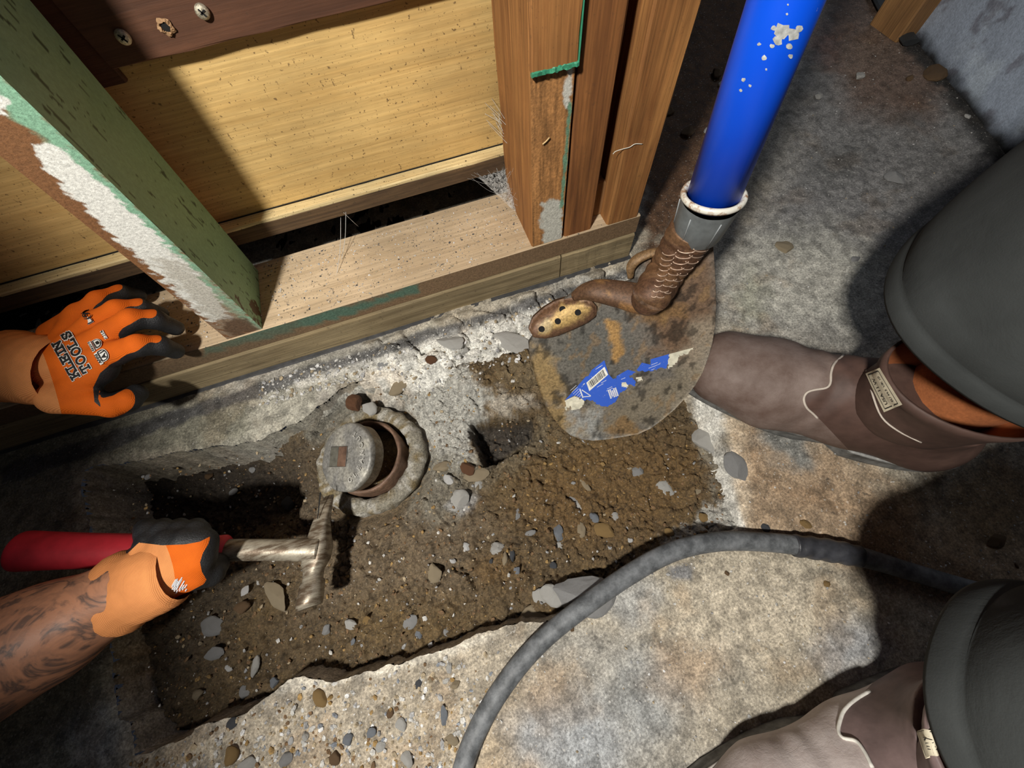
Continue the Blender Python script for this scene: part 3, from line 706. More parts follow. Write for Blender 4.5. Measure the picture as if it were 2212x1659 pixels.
for i, chh in enumerate(word):
    a = math.radians(-62+i*17.5); r = .0295
    GV, GF = glyph(chh, .0085, .0002); ca, sa = math.cos(a), math.sin(a)
    # reading upwards, tops towards the centre
    W_ = []
    for (gx_, gy_, _) in GV:
        rr_ = r-gy_; ta = a+gx_/r
        W_.append((rr_*math.cos(ta), rr_*math.sin(ta)))
    n0 = len(W_); mb.add([plp(x, y, .0019) for x, y in W_]+[plp(x, y, .0004) for x, y in W_], [tuple(f) for f in GF]+[])
mb.build('lettering', m_plain('letter_brass', (.52, .51, .47), .45, .3), plug)

# ------------------------------------------------------------------ hose
hp = [(985, 1760), (1000, 1659), (1040, 1560), (1100, 1465), (1170, 1385), (1260, 1310), (1360, 1240), (1450, 1192), (1540, 1171), (1640, 1170), (1740, 1180), (1850, 1200), (1960, 1232), (2060, 1262), (2160, 1290), (2300, 1330)]
pts = [P(u, v, .0095) for u, v in hp]
for i in range(len(pts)): pts[i][2] = .0085+(.003 if 5 <= i <= 8 else 0)
hose = root('rubber_hose', (pts[6][0], pts[6][1], 0)); tag(hose, 'grey-black rubber hose curving across the slab beside the trench', 'hose')
mh = NT('scuffed_rubber'); n1 = mh.noise(60, 6, .7); n2 = mh.noise(320, 5, .7)
mh = mh.out(mh.mix(mh.ramp(n1, [(.38, 0.), (.62, 1.)]), (.055, .06, .065), mh.mix(n2, (.10, .11, .12), (.22, .23, .24))), .6, mh.bump(n2, .4, .0006))
mk('hose', *tube(pts, [.0088]*6+[.0092]*4+[.0096]*2+[.0085]*4, 20, .92, smooth=10), mh, hose, smooth=True)
tp = [P(u, v, .0095) for u, v in ((1715, 1178), (1760, 1184), (1810, 1192), (1858, 1202))]
mk('tape_wrap', *tube(tp, [.0104, .0108, .0108, .0100], 20, .95, smooth=14, wr=lambda t, a: .05*math.sin(t*26+a*2)), m_plain('black_tape', (.045, .047, .055), .4, 0, 120, .5, .5, .001), hose, smooth=True)['label'] = 'wrinkled black tape wound round the hose'

# ------------------------------------------------------------------ hammer
hA = P(38, 1190, .062); hB = P(700, 1187, .020)
ham = root('hammer', hB); tag(ham, 'claw hammer with red grip and worn steel head, swung low over the trench', 'hammer')
def hp_(t): return hA+(hB-hA)*t
M_red = m_plain('red_rubber_grip', (.55, .025, .04), .5, 0, 60, .35, .2, .0008)
mk('grip', *tube([hp_(t) for t in (0, .015, .08, .2, .35, .5, .6, .655, .672)], [.016, .0185, .0178, .0165, .0158, .0145, .013, .0145, .012], 24, .8, smooth=5), M_red, ham, smooth=True)['label'] = 'red rubber grip with flared end'
M_steel = NT('worn_steel'); n1 = M_steel.noise(40, 6, .7, M_steel.map((1, 4, 1))); n2 = M_steel.noise(260, 4, .6)
M_steel = M_steel.out(M_steel.mix(M_steel.ramp(n1, [(.4, 0.), (.6, 1.)]), (.12, .085, .055), (.42, .38, .30)), .42, M_steel.bump(n2, .3, .0006), .45)
mk('shaft', *tube([hp_(t) for t in (.66, .7, .85, .95, .985)], [.0100, .0105, .0105, .0118, .0125], 20, .85, smooth=4), M_steel, ham, smooth=True)
c0_, c1_ = P(700, 1068, .018), P(668, 1312, .018)
hd = (c1_-c0_)
def hq(t, du=0): return c0_+hd*t+np.array([du, 0, 0])
prof = [(0.0, .0045, .003, .004), (.12, .0070, .005, .002), (.28, .0085, .0075, 0), (.42, .0105, .011, -.002), (.52, .0125, .013, -.003), (.62, .0120, .012, -.002), (.70, .0095, .010, 0), (.78, .0090, .0095, 0), (.80, .0112, .0118, 0), (.95, .0118, .0125, 0), (1.0, .0112, .0118, 0)]
V = []; Fc = []; seg = 20; e1 = np.array([1., 0, 0]); e3 = np.array([0, 0, 1.])
for (t, rx, rz, dz) in prof:
    for k in range(seg):
        a = 2*math.pi*k/seg; q = 4 if t < .7 else 2.4
        cx_ = math.copysign(abs(math.cos(a))**(2/q), math.cos(a)); sz_ = math.copysign(abs(math.sin(a))**(2/q), math.sin(a))
        V.append(hq(t)+e1*cx_*rx+e3*(sz_*rz+dz-.10*(max(0, .4-t))**2))
for i in range(len(prof)-1):
    for k in range(seg): Fc.append((i*seg+k, i*seg+(k+1) % seg, (i+1)*seg+(k+1) % seg, (i+1)*seg+k))
Fc += [tuple(range(seg))[::-1], tuple((len(prof)-1)*seg+k for k in range(seg))]
fixn(mk('head', V, Fc, M_steel, ham, smooth=True))['label'] = 'steel head with claw and round striking face'
mb = MB(); mb.add([hq(-.01, -.0009)+e3*.008, hq(-.01, .0009)+e3*.008, hq(.24, .0004)+e3*.0065, hq(.24, -.0004)+e3*.0065], [(0, 1, 2, 3)])
mb.build('claw_slot', M_black, ham)

# ------------------------------------------------------------------ shovel
bT, bL, bR = P(1290, 950, -.025), P(1140, 740, .085), P(1545, 540, .160)
bn = np.cross(bR-bT, bL-bT); bn /= np.linalg.norm(bn)
if bn[2] < 0: bn = -bn
bx = bR-bL; bx /= np.linalg.norm(bx); by = np.cross(bn, bx)
bc = (bL+bR+bT)/3
def cav(p):
    q = p-bc; x = q@bx; y = q@by
    return (.9*x*x+.25*y*y)-.004+.0006*np.sin(x*90)*np.cos(y*70)
def bl(u, v, off=0.):
    p = PP(u, v, bc, bn)
    for _ in range(4):
        h = cav(p)+off; p = PP(u, v, bc+bn*h, bn)
    return p
sh = root('shovel', bT); tag(sh, 'rusty shovel with blue handle resting its blade in the trench edge', 'shovel')
bo = [(1141, 738), (1143, 760), (1150, 790), (1158, 820), (1168, 850), (1180, 878), (1195, 903), (1212, 924), (1232, 940), (1255, 949), (1282, 952), (1312, 949), (1345, 944), (1378, 938),
      (1405, 926), (1432, 906), (1458, 884), (1482, 858), (1502, 832), (1518, 804), (1530, 772), (1539, 740), (1545, 700), (1547, 660), (1546, 620), (1544, 580), (1542, 548), (1540, 530),
      (1500, 535), (1450, 545), (1410, 552), (1385, 562), (1368, 580), (1362, 605), (1340, 612), (1310, 608), (1280, 612), (1250, 622), (1225, 640), (1195, 668), (1165, 702)]
def fillpoly(outl, step, fn):
    p = np.array(outl, float); dense = []
    for i in range(len(p)):
        a, b = p[i], p[(i+1) % len(p)]; m = max(1, int(np.hypot(*(b-a))/step))
        for k in range(m): dense.append(a+(b-a)*k/m)
    dense = np.array(dense); x0, y0 = p.min(0); x1, y1 = p.max(0)
    X, Y = np.meshgrid(np.arange(x0, x1, step), np.arange(y0, y1, step)); X = X.ravel(); Y = Y.ravel()
    s = sdpoly(X, Y, dense) < -step*.6
    pts = [Vector((a, b)) for a, b in dense]+[Vector((a, b)) for a, b in zip(X[s], Y[s])]
    n = len(dense)
    r = geometry.delaunay_2d_cdt(pts, [], [list(range(n))], 1, 1e-5)
    return np.array([fn(v[0], v[1]) for v in r[0]]), np.array([list(f) for f in r[2] if len(f) == 3], int), n
Vt, Ft, nb = fillpoly(bo, 5, lambda u, v: bl(u, v))
Vt2 = Vt-bn*.0022
nv = len(Vt)
edge = {}
for f in Ft:
    for i in range(3):
        a, b = int(f[i]), int(f[(i+1) % 3]); edge[(a, b)] = 1
side = [(a, b, b+nv, a+nv) for (a, b) in edge if (b, a) not in edge]
cb = paint(Vt, (.16, .145, .125), [
  (ell(1230, 770, 70, 60), (.13, .125, .105), 30, .6), (ell(1300, 740, 60, 90), (.11, .11, .10), 30, .6),
  ([(1140, 740), (1175, 740), (1200, 800), (1240, 880), (1290, 940), (1200, 930), (1150, 820)], (.33, .22, .085), 16, .8),
  ([(1310, 690), (1330, 690), (1345, 740), (1340, 780), (1325, 780)], (.42, .24, .08), 6, .9, 8),
  ([(1400, 550), (1550, 530), (1550, 690), (1500, 780), (1420, 760), (1400, 690)], (.15, .085, .045), 30, .85), (ell(1410, 670, 60, 24), (.20, .11, .04), 14, .7),
  ([(1490, 700), (1545, 690), (1540, 760), (1500, 840), (1440, 900), (1480, 800)], (.33, .28, .21), 20, .7),
  ([(1220, 870), (1290, 890), (1300, 950), (1240, 940)], (.36, .37, .36), 14, .7, 20), (ell(1280, 925, 50, 18), (.34, .34, .31), 12, .6),
  ([(1300, 880), (1380, 840), (1480, 790), (1520, 800), (1440, 900), (1360, 940), (1300, 930)], (.22, .185, .13), 20, .8), (ell(1340, 925, 30, 12), (.22, .13, .05), 8, .8)], 18, 70, 14)
n = fbm(Vt[:, 0], Vt[:, 1], 120, 5, 19)[:, None]; cb = np.where(n > .33, cb*.6+np.array([.28, .17, .07])*.4, cb); cb = np.where(n < -.33, cb*.4, cb)
cb = np.clip(cb, 0, 1)
blade = mk('blade', np.vstack([Vt, Vt2]), [tuple(f) for f in Ft]+[tuple(np.array(f)[::-1]+nv) for f in Ft]+side, M_shovel, sh, smooth=True, color=np.vstack([cb, cb*.8]))
for p_, s_ in zip(blade.data.polygons, range(len(blade.data.polygons))):
    if s_ >= 2*len(Ft): p_.use_smooth = False
# turned step, left
so = [(1141, 716), (1150, 692), (1172, 672), (1200, 655), (1226, 648), (1258, 650), (1280, 656), (1291, 668), (1291, 688), (1272, 703), (1240, 718), (1205, 732), (1178, 738), (1152, 735)]
def sfn(u, v):
    t = ((u-1216)*.87+(v-693)*-.5); s = ((u-1216)*.5+(v-693)*.87)
    return bl(u, v, .013-.0000065*s*s+.0006*math.sin(t*.1))
Vs, Fs, _ = fillpoly(so, 4, sfn)
us, vs = proj(Vs)
dist = sdpoly(us, vs, so); drop = np.clip(1+dist/9, 0, 1)**2*.007; Vs = Vs-bn*drop[:, None]
cst = paint(Vs, (.15, .08, .045), [([(1165, 720), (1180, 690), (1215, 664), (1250, 655), (1270, 668), (1262, 690), (1220, 700), (1190, 720)], (.52, .35, .13), 9, .95, 9), (ell(1180, 705, 18, 10, -30), (.42, .34, .2), 5, .7, 6)], 8, 120, 3)
nv = len(Vs); edge = {}
for f in Fs:
    for i in range(3): edge[(int(f[i]), int(f[(i+1) % 3]))] = 1
side = [(a, b, b+nv, a+nv) for (a, b) in edge if (b, a) not in edge]
step = mk('foot_step', np.vstack([Vs, Vs-bn*.0045]), [tuple(f) for f in Fs]+side, M_shovel, sh, smooth=True, color=np.vstack([cst, cst*.6])); step['label'] = 'yellowed folded foot step with four worn holes'
for (u, v) in ((1215, 668), (1248, 675), (1205, 694), (1170, 711)):
    o = sfn(u, v)+bn*.0004-bn*0
    VV, FF = lathe([(0, 0), (.0024, .0), (.0030, .0003), (.0032, -.0008)], o, bn, 14)
    mk('step_hole', VV, FF, M_black, step)
# neck rolled along the blade shoulder, then the socket
def sp(u, v, off): return bl(u, v, off)
nk = [sp(1240, 640, .003), sp(1262, 630, .008), sp(1290, 628, .013), sp(1340, 636, .017), sp(1385, 646, .021), sp(1410, 640, .026)]
hb = P(1540, 425, .235); ht = P(1722, -70, .345); hdv = (ht-hb)/np.linalg.norm(ht-hb)
def dents(t, a): return .03*math.sin(t*58+1.2*math.sin(a*2))*(1 if .15 < t < .92 else 0)
Vn, Fn = tube(nk, [.005, .0085, .0115, .0135, .0150, .0150], 20, .8, smooth=6)
ctn = np.tile(np.array([.115, .06, .032]), (len(Vn), 1)); n = fbm(np.array(Vn)[:, 0], np.array(Vn)[:, 1], 90, 4, 33)[:, None]; ctn = np.where(n > .2, np.array([.25, .13, .05]), ctn)
mk('rolled_shoulder', Vn, Fn, M_shovel, sh, smooth=True, color=ctn)
s0 = sp(1395, 652, .020); 
spts = [s0, sp(1408, 636, .034), P(1440, 585, .158), P(1470, 540, .182), P(1500, 492, .205)]
Vn, Fn = tube(spts, [.0125, .0165, .0168, .0176, .0186], 40, 1, smooth=22, wr=dents)
Vn = np.array(Vn); ctn = np.tile(np.array([.105, .052, .028]), (len(Vn), 1)); n = fbm(Vn[:, 0]+Vn[:, 2], Vn[:, 1]+Vn[:, 2], 60, 4, 35)[:, None]; ctn = np.where(n > .15, np.array([.16, .085, .042]), ctn)
sock = mk('socket', Vn, Fn, M_shovel, sh, smooth=True, color=ctn); sock['label'] = 'rust-brown stamped steel socket'
# stamped scale ridges on the socket
sb = bvhtree.BVHTree.FromPolygons([Vector(v) for v in Vn], [tuple(f) for f in Fn])
def hit(bv, u, v, off=.0):
    r = Vector(M @ _cs(u, v)).normalized(); h = bv.ray_cast(Vector((0, 0, H)), r)
    if h[0] is None: return None
    nn = h[1] if h[1].dot(r) < 0 else -h[1]
    return np.array(h[0]+nn*off)
M_ridge = m_plain('worn_ridge', (.50, .36, .27), .4, .4, 300, .3)
mb = MB()
for k in range(9):
    t = k/8; cx_ = 1484-52*t-5*t*t; cy_ = 538+102*t; wd = 20*(1-.62*t)
    for (du, sgn, w2) in ((0, 1, 1.), (-wd*1.9, 1, .75), (wd*2.0, 1, .9)):
        arc = []
        for a in np.linspace(.15, math.pi-.15, 12):
            u = cx_+du+math.cos(a)*wd*w2; v = cy_+math.sin(a)*wd*.42-(.30*du)*.9+(0 if du == 0 else -5)
            h = hit(sb, u, v, .0002)
            if h is not None: arc.append(h)
        if len(arc) > 5:
            VV, FF = tube(arc, .00052, 5, 1, smooth=1); mb.add(VV, FF)
mb.build('stamped_ridges', M_ridge, sock, smooth=True)
rp = [sp(1362, 600, .004), sp(1364, 575, .006), sp(1380, 558, .006), sp(1410, 546, .005), sp(1450, 540, .004), sp(1500, 532, .004), sp(1540, 526, .003)]
mk('back_step', *tube(rp, [.003, .0045, .005, .0045, .004, .004, .003], 12, .7), M_shovel, sh, smooth=True, color=None)
cr = bpy.data.objects['back_step']; ca = cr.data.color_attributes.new('Col', 'FLOAT_COLOR', 'POINT'); ca.data.foreach_set('color', np.tile([.20, .12, .055, 1], len(cr.data.vertices)))
# torn collar lip, grey ferrule, bright ring and handle
fa = P(1505, 500, .202); fd = hb-fa; fl = np.linalg.norm(fd); fd /= fl
M_fer = m_plain('grey_plastic_ferrule', (.13, .145, .15), .45, 0, 150, .3, .15)
def fac(t, i): return .0006*abs(math.cos(t*4))-.0004
mk('ferrule', *lathe([(.0150, -.004), (.0172, -.002), (.0184, .0), (.0196, fl*.5), (.0206, fl-.004), (.0208, fl-.001)], fa, fd, 48, fac), M_fer, sh, smooth=True)['label'] = 'grey ribbed ferrule'
M_gray2 = m_plain('ferrule_rib', (.26, .28, .29), .4)
dF, aF, bF = frame_axes(fd, (0, 1, 0))
mb = MB()
for k in range(6):
    a = k*math.pi/3+.4; rd = aF*math.cos(a)+bF*math.sin(a)
    VV, FF = tube([fa+rd*.0186, fa+rd*.0198+fd*fl*.5, fa+rd*.0208+fd*(fl-.006)], .0005, 5, 1, smooth=1); mb.add(VV, FF)
mb.build('ferrule_ribs', M_gray2, sh, smooth=True)
M_ring = NT('worn_white_ring'); nn_ = M_ring.noise(90, 4, .7)
M_ring = M_ring.out(M_ring.mix(M_ring.ramp(nn_, [(.5, 0.), (.6, 1.)]), (.74, .72, .64), (.34, .19, .10)), .4, M_ring.bump(nn_, .3, .0006), .1)
mk('collar_ring', *lathe([(.0178, -.001), (.0208, -.0015), (.0222, .0005), (.0218, .0028), (.0200, .0036), (.0182, .0022), (.0178, -.001)], hb, hdv, 64), M_ring, sh, smooth=True)['label'] = 'worn white ring at the handle joint'
mbl = NT('blue_gloss_handle'); n1 = mbl.noise(36, 8, .75, mbl.map((1, 1, .35))); n2 = mbl.noise(110, 6, .8, mbl.map((1, 1, .3)))
sc_ = mbl.math('MULTIPLY', mbl.ramp(n1, [(.60, 0.), (.64, 1.)]), mbl.ramp(n2, [(.45, 0.), (.55, 1.)]))
mbl = mbl.out(mbl.mix(sc_, mbl.mix(mbl.ramp(mbl.noise(9, 3, .6), [(.3, 0.), (.7, 1.)]), (.0, .060, .64), (.002, .095, .78)), (.45, .5, .6)), mbl.mix(sc_, .38, .7), mbl.bump(n2, .12, .0004), 0, .5)
hand = mk('handle', *tube([hb-hdv*.004, hb+hdv*.10, hb+hdv*.20, hb+hdv*.30, hb+hdv*.40, hb+hdv*.6, hb+hdv*.9], .0176, 48, 1, smooth=1), mbl, sh, smooth=True); hand['label'] = 'scratched blue handle'
hbv = bvhtree.BVHTree.FromPolygons([v.co for v in hand.data.vertices], [tuple(p.vertices) for p in hand.data.polygons])
mb = MB()
for (u, v, s) in ((1690, 66, 18), (1712, 74, 15), (1680, 88, 12), (1706, 100, 8), (1672, 60, 7), (1725, 62, 9), (1668, 100, 6), (1707, 122, 6), (1640, 95, 5), (1650, 125, 7), (1606, 172, 5), (1620, 185, 4), (1600, 195, 4), (1700, 30, 3), (1702, 10, 2.5), (1655, 150, 3)):
    pts_ = []
    for k in range(9):
        a = k/9*6.283; rr_ = s*(.6+.5*random.random()); h = hit(hbv, u+rr_*math.cos(a), v+rr_*math.sin(a), .00015)
        if h is not None: pts_.append(h)
    h = hit(hbv, u, v, .0002)
    if h is not None and len(pts_) > 5: mb.add([h]+pts_, [(0, i+1, (i+1) % len(pts_)+1) for i in range(len(pts_))])
mb.build('paint_scuffs', m_plain('bare_scuff', (.44, .45, .44), .7, 0, 500, .5), hand)
# sticker
M_stick = NT('blue_sticker'); ns = M_stick.noise(300, 5, .8)
M_stick = M_stick.out(M_stick.mix(M_stick.ramp(ns, [(.62, 0.), (.70, 1.)]), (.035, .11, .55), (.4, .42, .42)), .45)
def jag(poly, amp, from_, to_):
    out = []
    for i in range(len(poly)):
        a = np.array(poly[i], float); b = np.array(poly[(i+1) % len(poly)], float)
        out.append(tuple(a))
        if from_ <= i < to_:
            for t in np.linspace(0, 1, 7)[1:-1]: out.append(tuple(a+(b-a)*t+np.array([random.uniform(-amp, amp), random.uniform(-amp, amp)])))
    return out
cz = 1/6.9125
def cc_(L): return [(1200+x*cz, 740+y*cz) for x, y in L]
mb = MB()
for poly, a, b in (
  (cc_([(150, 850), (330, 650), (450, 510), (490, 500), (540, 410), (730, 265), (790, 470), (860, 545), (900, 530), (915, 600), (960, 760), (900, 880), (780, 960), (640, 930), (540, 860), (400, 850), (280, 790), (150, 860)]), 11, 16),
  (cc_([(912, 500), (1080, 405), (1200, 440), (1090, 500), (1190, 560), (1195, 650), (1090, 630), (1040, 710), (930, 750), (900, 620)]), 2, 8),
  (cc_([(1210, 410), (1290, 300), (1420, 330), (1420, 250), (1700, 170), (1690, 240), (1660, 380), (1570, 370), (1420, 430), (1240, 430)]), 5, 9)):
    VV, FF, _ = fillpoly(jag(poly, 2.2, a, b), 4, lambda u, v: bl(u, v, .0007)); mb.add(VV, FF)
stk = mb.build('sticker', M_stick, sh); stk['label'] = 'torn blue price sticker with bar code'
def quadpx(L, off, mat, name, parent):
    mb = MB()
    for q in L:
        n0 = len(q); mb.add([bl(u, v, off) for u, v in q], [tuple(range(n0))])
    return mb.build(name, mat, parent)
M_white = m_plain('label_white', (.78, .77, .70), .6, 0, 300, .2); M_ink = m_plain('black_ink', (.012, .012, .012), .6)
quadpx([cc_([(460, 600), (730, 362), (785, 480), (505, 725)])], .0010, M_white, 'bar_code_panel', stk)
bars = []; random.seed(4); t = .08
while t < .93:
    wd = random.choice([.012, .012, .024, .036]); A_, B_, C_, D_ = [np.array(q) for q in cc_([(468, 615), (725, 385), (765, 480), (508, 690)])]
    bars.append([tuple(A_+(B_-A_)*t), tuple(A_+(B_-A_)*(t+wd)), tuple(D_+(C_-D_)*(t+wd)), tuple(D_+(C_-D_)*t)]); t += wd+random.choice([.012, .02, .03])
quadpx(bars, .0013, M_ink, 'bar_code', stk)
dots = []
for i in range(5):
    for j in range(6):
        if random.random() < .1: continue
        x, y = 790+i*26+j*7, 722-i*10+j*21; dots.append(cc_([(x-10, y-6), (x+10, y-12), (x+13, y+6), (x-7, y+11)]))
quadpx(dots, .0010, M_white, 'dot_grid', stk)
lines = []
for k in range(6): x, y = 300+k*17-30, 705+k*26-20; lines.append(cc_([(x-50+k*4, y+30), (x+40, y-50), (x+43, y-45), (x-47+k*4, y+35)]))
for (x, y, l, s) in ((600, 395, 90, -.62), (640, 370, 70, -.62), (620, 660, 110, -.55), (680, 600, 90, -.55), (760, 720, 110, -.5), (770, 690, 80, -.5), (980, 545, 70, -.4), (1390, 380, 180, -.4), (1430, 330, 100, -.4), (1430, 405, 60, -.4)):
    for m in range(int(l/16)):
        xx = x+m*16; yy = y+s*m*16; lines.append(cc_([(xx, yy), (xx+11, yy+s*11), (xx+13, yy+s*11+9), (xx+2, yy+9)]))
lines.append(cc_([(372, 690), (420, 820), (400, 830), (355, 690)])); lines.append(cc_([(395, 700), (530, 790), (524, 802), (392, 716)])); lines.append(cc_([(405, 805), (525, 795), (525, 806), (408, 818)]))
quadpx(lines, .0011, m_plain('print_white', (.6, .63, .7), .6), 'printed_lines', stk)
for poly in (cc_([(1700, 170), (2075, 72), (1990, 150), (1850, 190), (1820, 300), (1690, 400), (1690, 240)]), cc_([(135, 870), (280, 800), (420, 860), (400, 960), (250, 1010), (210, 950), (150, 1010)]), cc_([(970, 600), (1030, 592), (1085, 640), (1060, 680), (1000, 660)]), cc_([(1200, 520), (1290, 510), (1300, 560), (1240, 580)])):
    VV, FF, _ = fillpoly(jag(poly, 2.5, 1, len(poly)), 4, lambda u, v: bl(u, v, .0009)); mk('sticker_backing', VV, FF, bpy.data.materials.get('torn_paper') or m_plain('torn_paper', (.66, .63, .50), .8, 0, 220, .4), stk)['label'] = 'torn pale sticker paper'
mk('price_mark', *[(lambda g: ([bl(1260+(x*.85+y*.5)*900, 832+(x*-.5-y*-.0)*900-(y*.85)*900, .0014) for x, y, _ in g[0]], g[1]))(glyph('3', .012, .0006))][0], M_white, stk)

# ------------------------------------------------------------------ stones
def rock_mesh(name, seed, mat, sharp=.5, flat=.6):
    r = random.Random(seed); bm = bmesh.new(); bmesh.ops.create_icosphere(bm, subdivisions=3, radius=1)
    cuts = [(Vector((r.uniform(-1, 1), r.uniform(-1, 1), r.uniform(-1, 1))).normalized(), r.uniform(.5, .85)) for _ in range(int(9*sharp)+2)]
    sx, sy, sz = r.uniform(.85, 1.15), r.uniform(.6, .95), flat*r.uniform(.75, 1.1)
    for v in bm.verts:
        c = v.co
        for n_, d_ in cuts:
            e = c.dot(n_)
            if e > d_: c -= n_*(e-d_)*.92
        k = 1+.05*math.sin(c.x*7+seed)*math.cos(c.y*6+seed*2)+r.uniform(-.02, .02)
        v.co = Vector((c.x*sx, c.y*sy, c.z*sz))*k
    me = bpy.data.meshes.new(name); bm.to_mesh(me); bm.free(); me.materials.append(mat)
    if sharp < .4: me.polygons.foreach_set('use_smooth', [True]*len(me.polygons))
    return me
soil_bvh = bvhtree.BVHTree.FromPolygons([Vector(v) for v in np.array([q.co[:] for q in soil.data.vertices])], [tuple(p.vertices) for p in soil.data.polygons])
floor_bvh = bvhtree.BVHTree.FromPolygons([v.co for v in floor.data.vertices], [tuple(p.vertices) for p in floor.data.polygons])
def surf(x, y):
    b = -1
    for bv in (soil_bvh, floor_bvh):
        h = bv.ray_cast(Vector((x, y, .04)), Vector((0, 0, -1)))
        if h[0] is not None: b = max(b, h[0][2])
    return b
def surf_px(u, v):
    z = -.04
    for _ in range(4):
        p = P(u, v, z); z = surf(p[0], p[1])
    return P(u, v, z)
STN = 0
def stone(u, v, s, kind, lab, sharp=.7, flat=.55, sink=.35, asp=1., rot=None, name='stone', z=None, group=None):
    global STN
    STN += 1
    p = surf_px(u, v) if z is None else P(u, v, z)
    d = np.linalg.norm(P(u+1, v, p[2])-P(u, v, p[2])); r = s*d*.5
    me = rock_mesh(name, STN*13+5, ST[kind], sharp, flat); o = bpy.data.objects.new(name, me); COL.objects.link(o)
    o.location = (p[0], p[1], p[2]+r*flat*(1-2*sink)*.8); o.scale = (r*asp, r, r)
    o.rotation_euler = (random.uniform(-.15, .15), random.uniform(-.15, .15), math.radians(rot) if rot is not None else random.uniform(0, 6.28))
    tag(o, lab, 'stone', group); return o
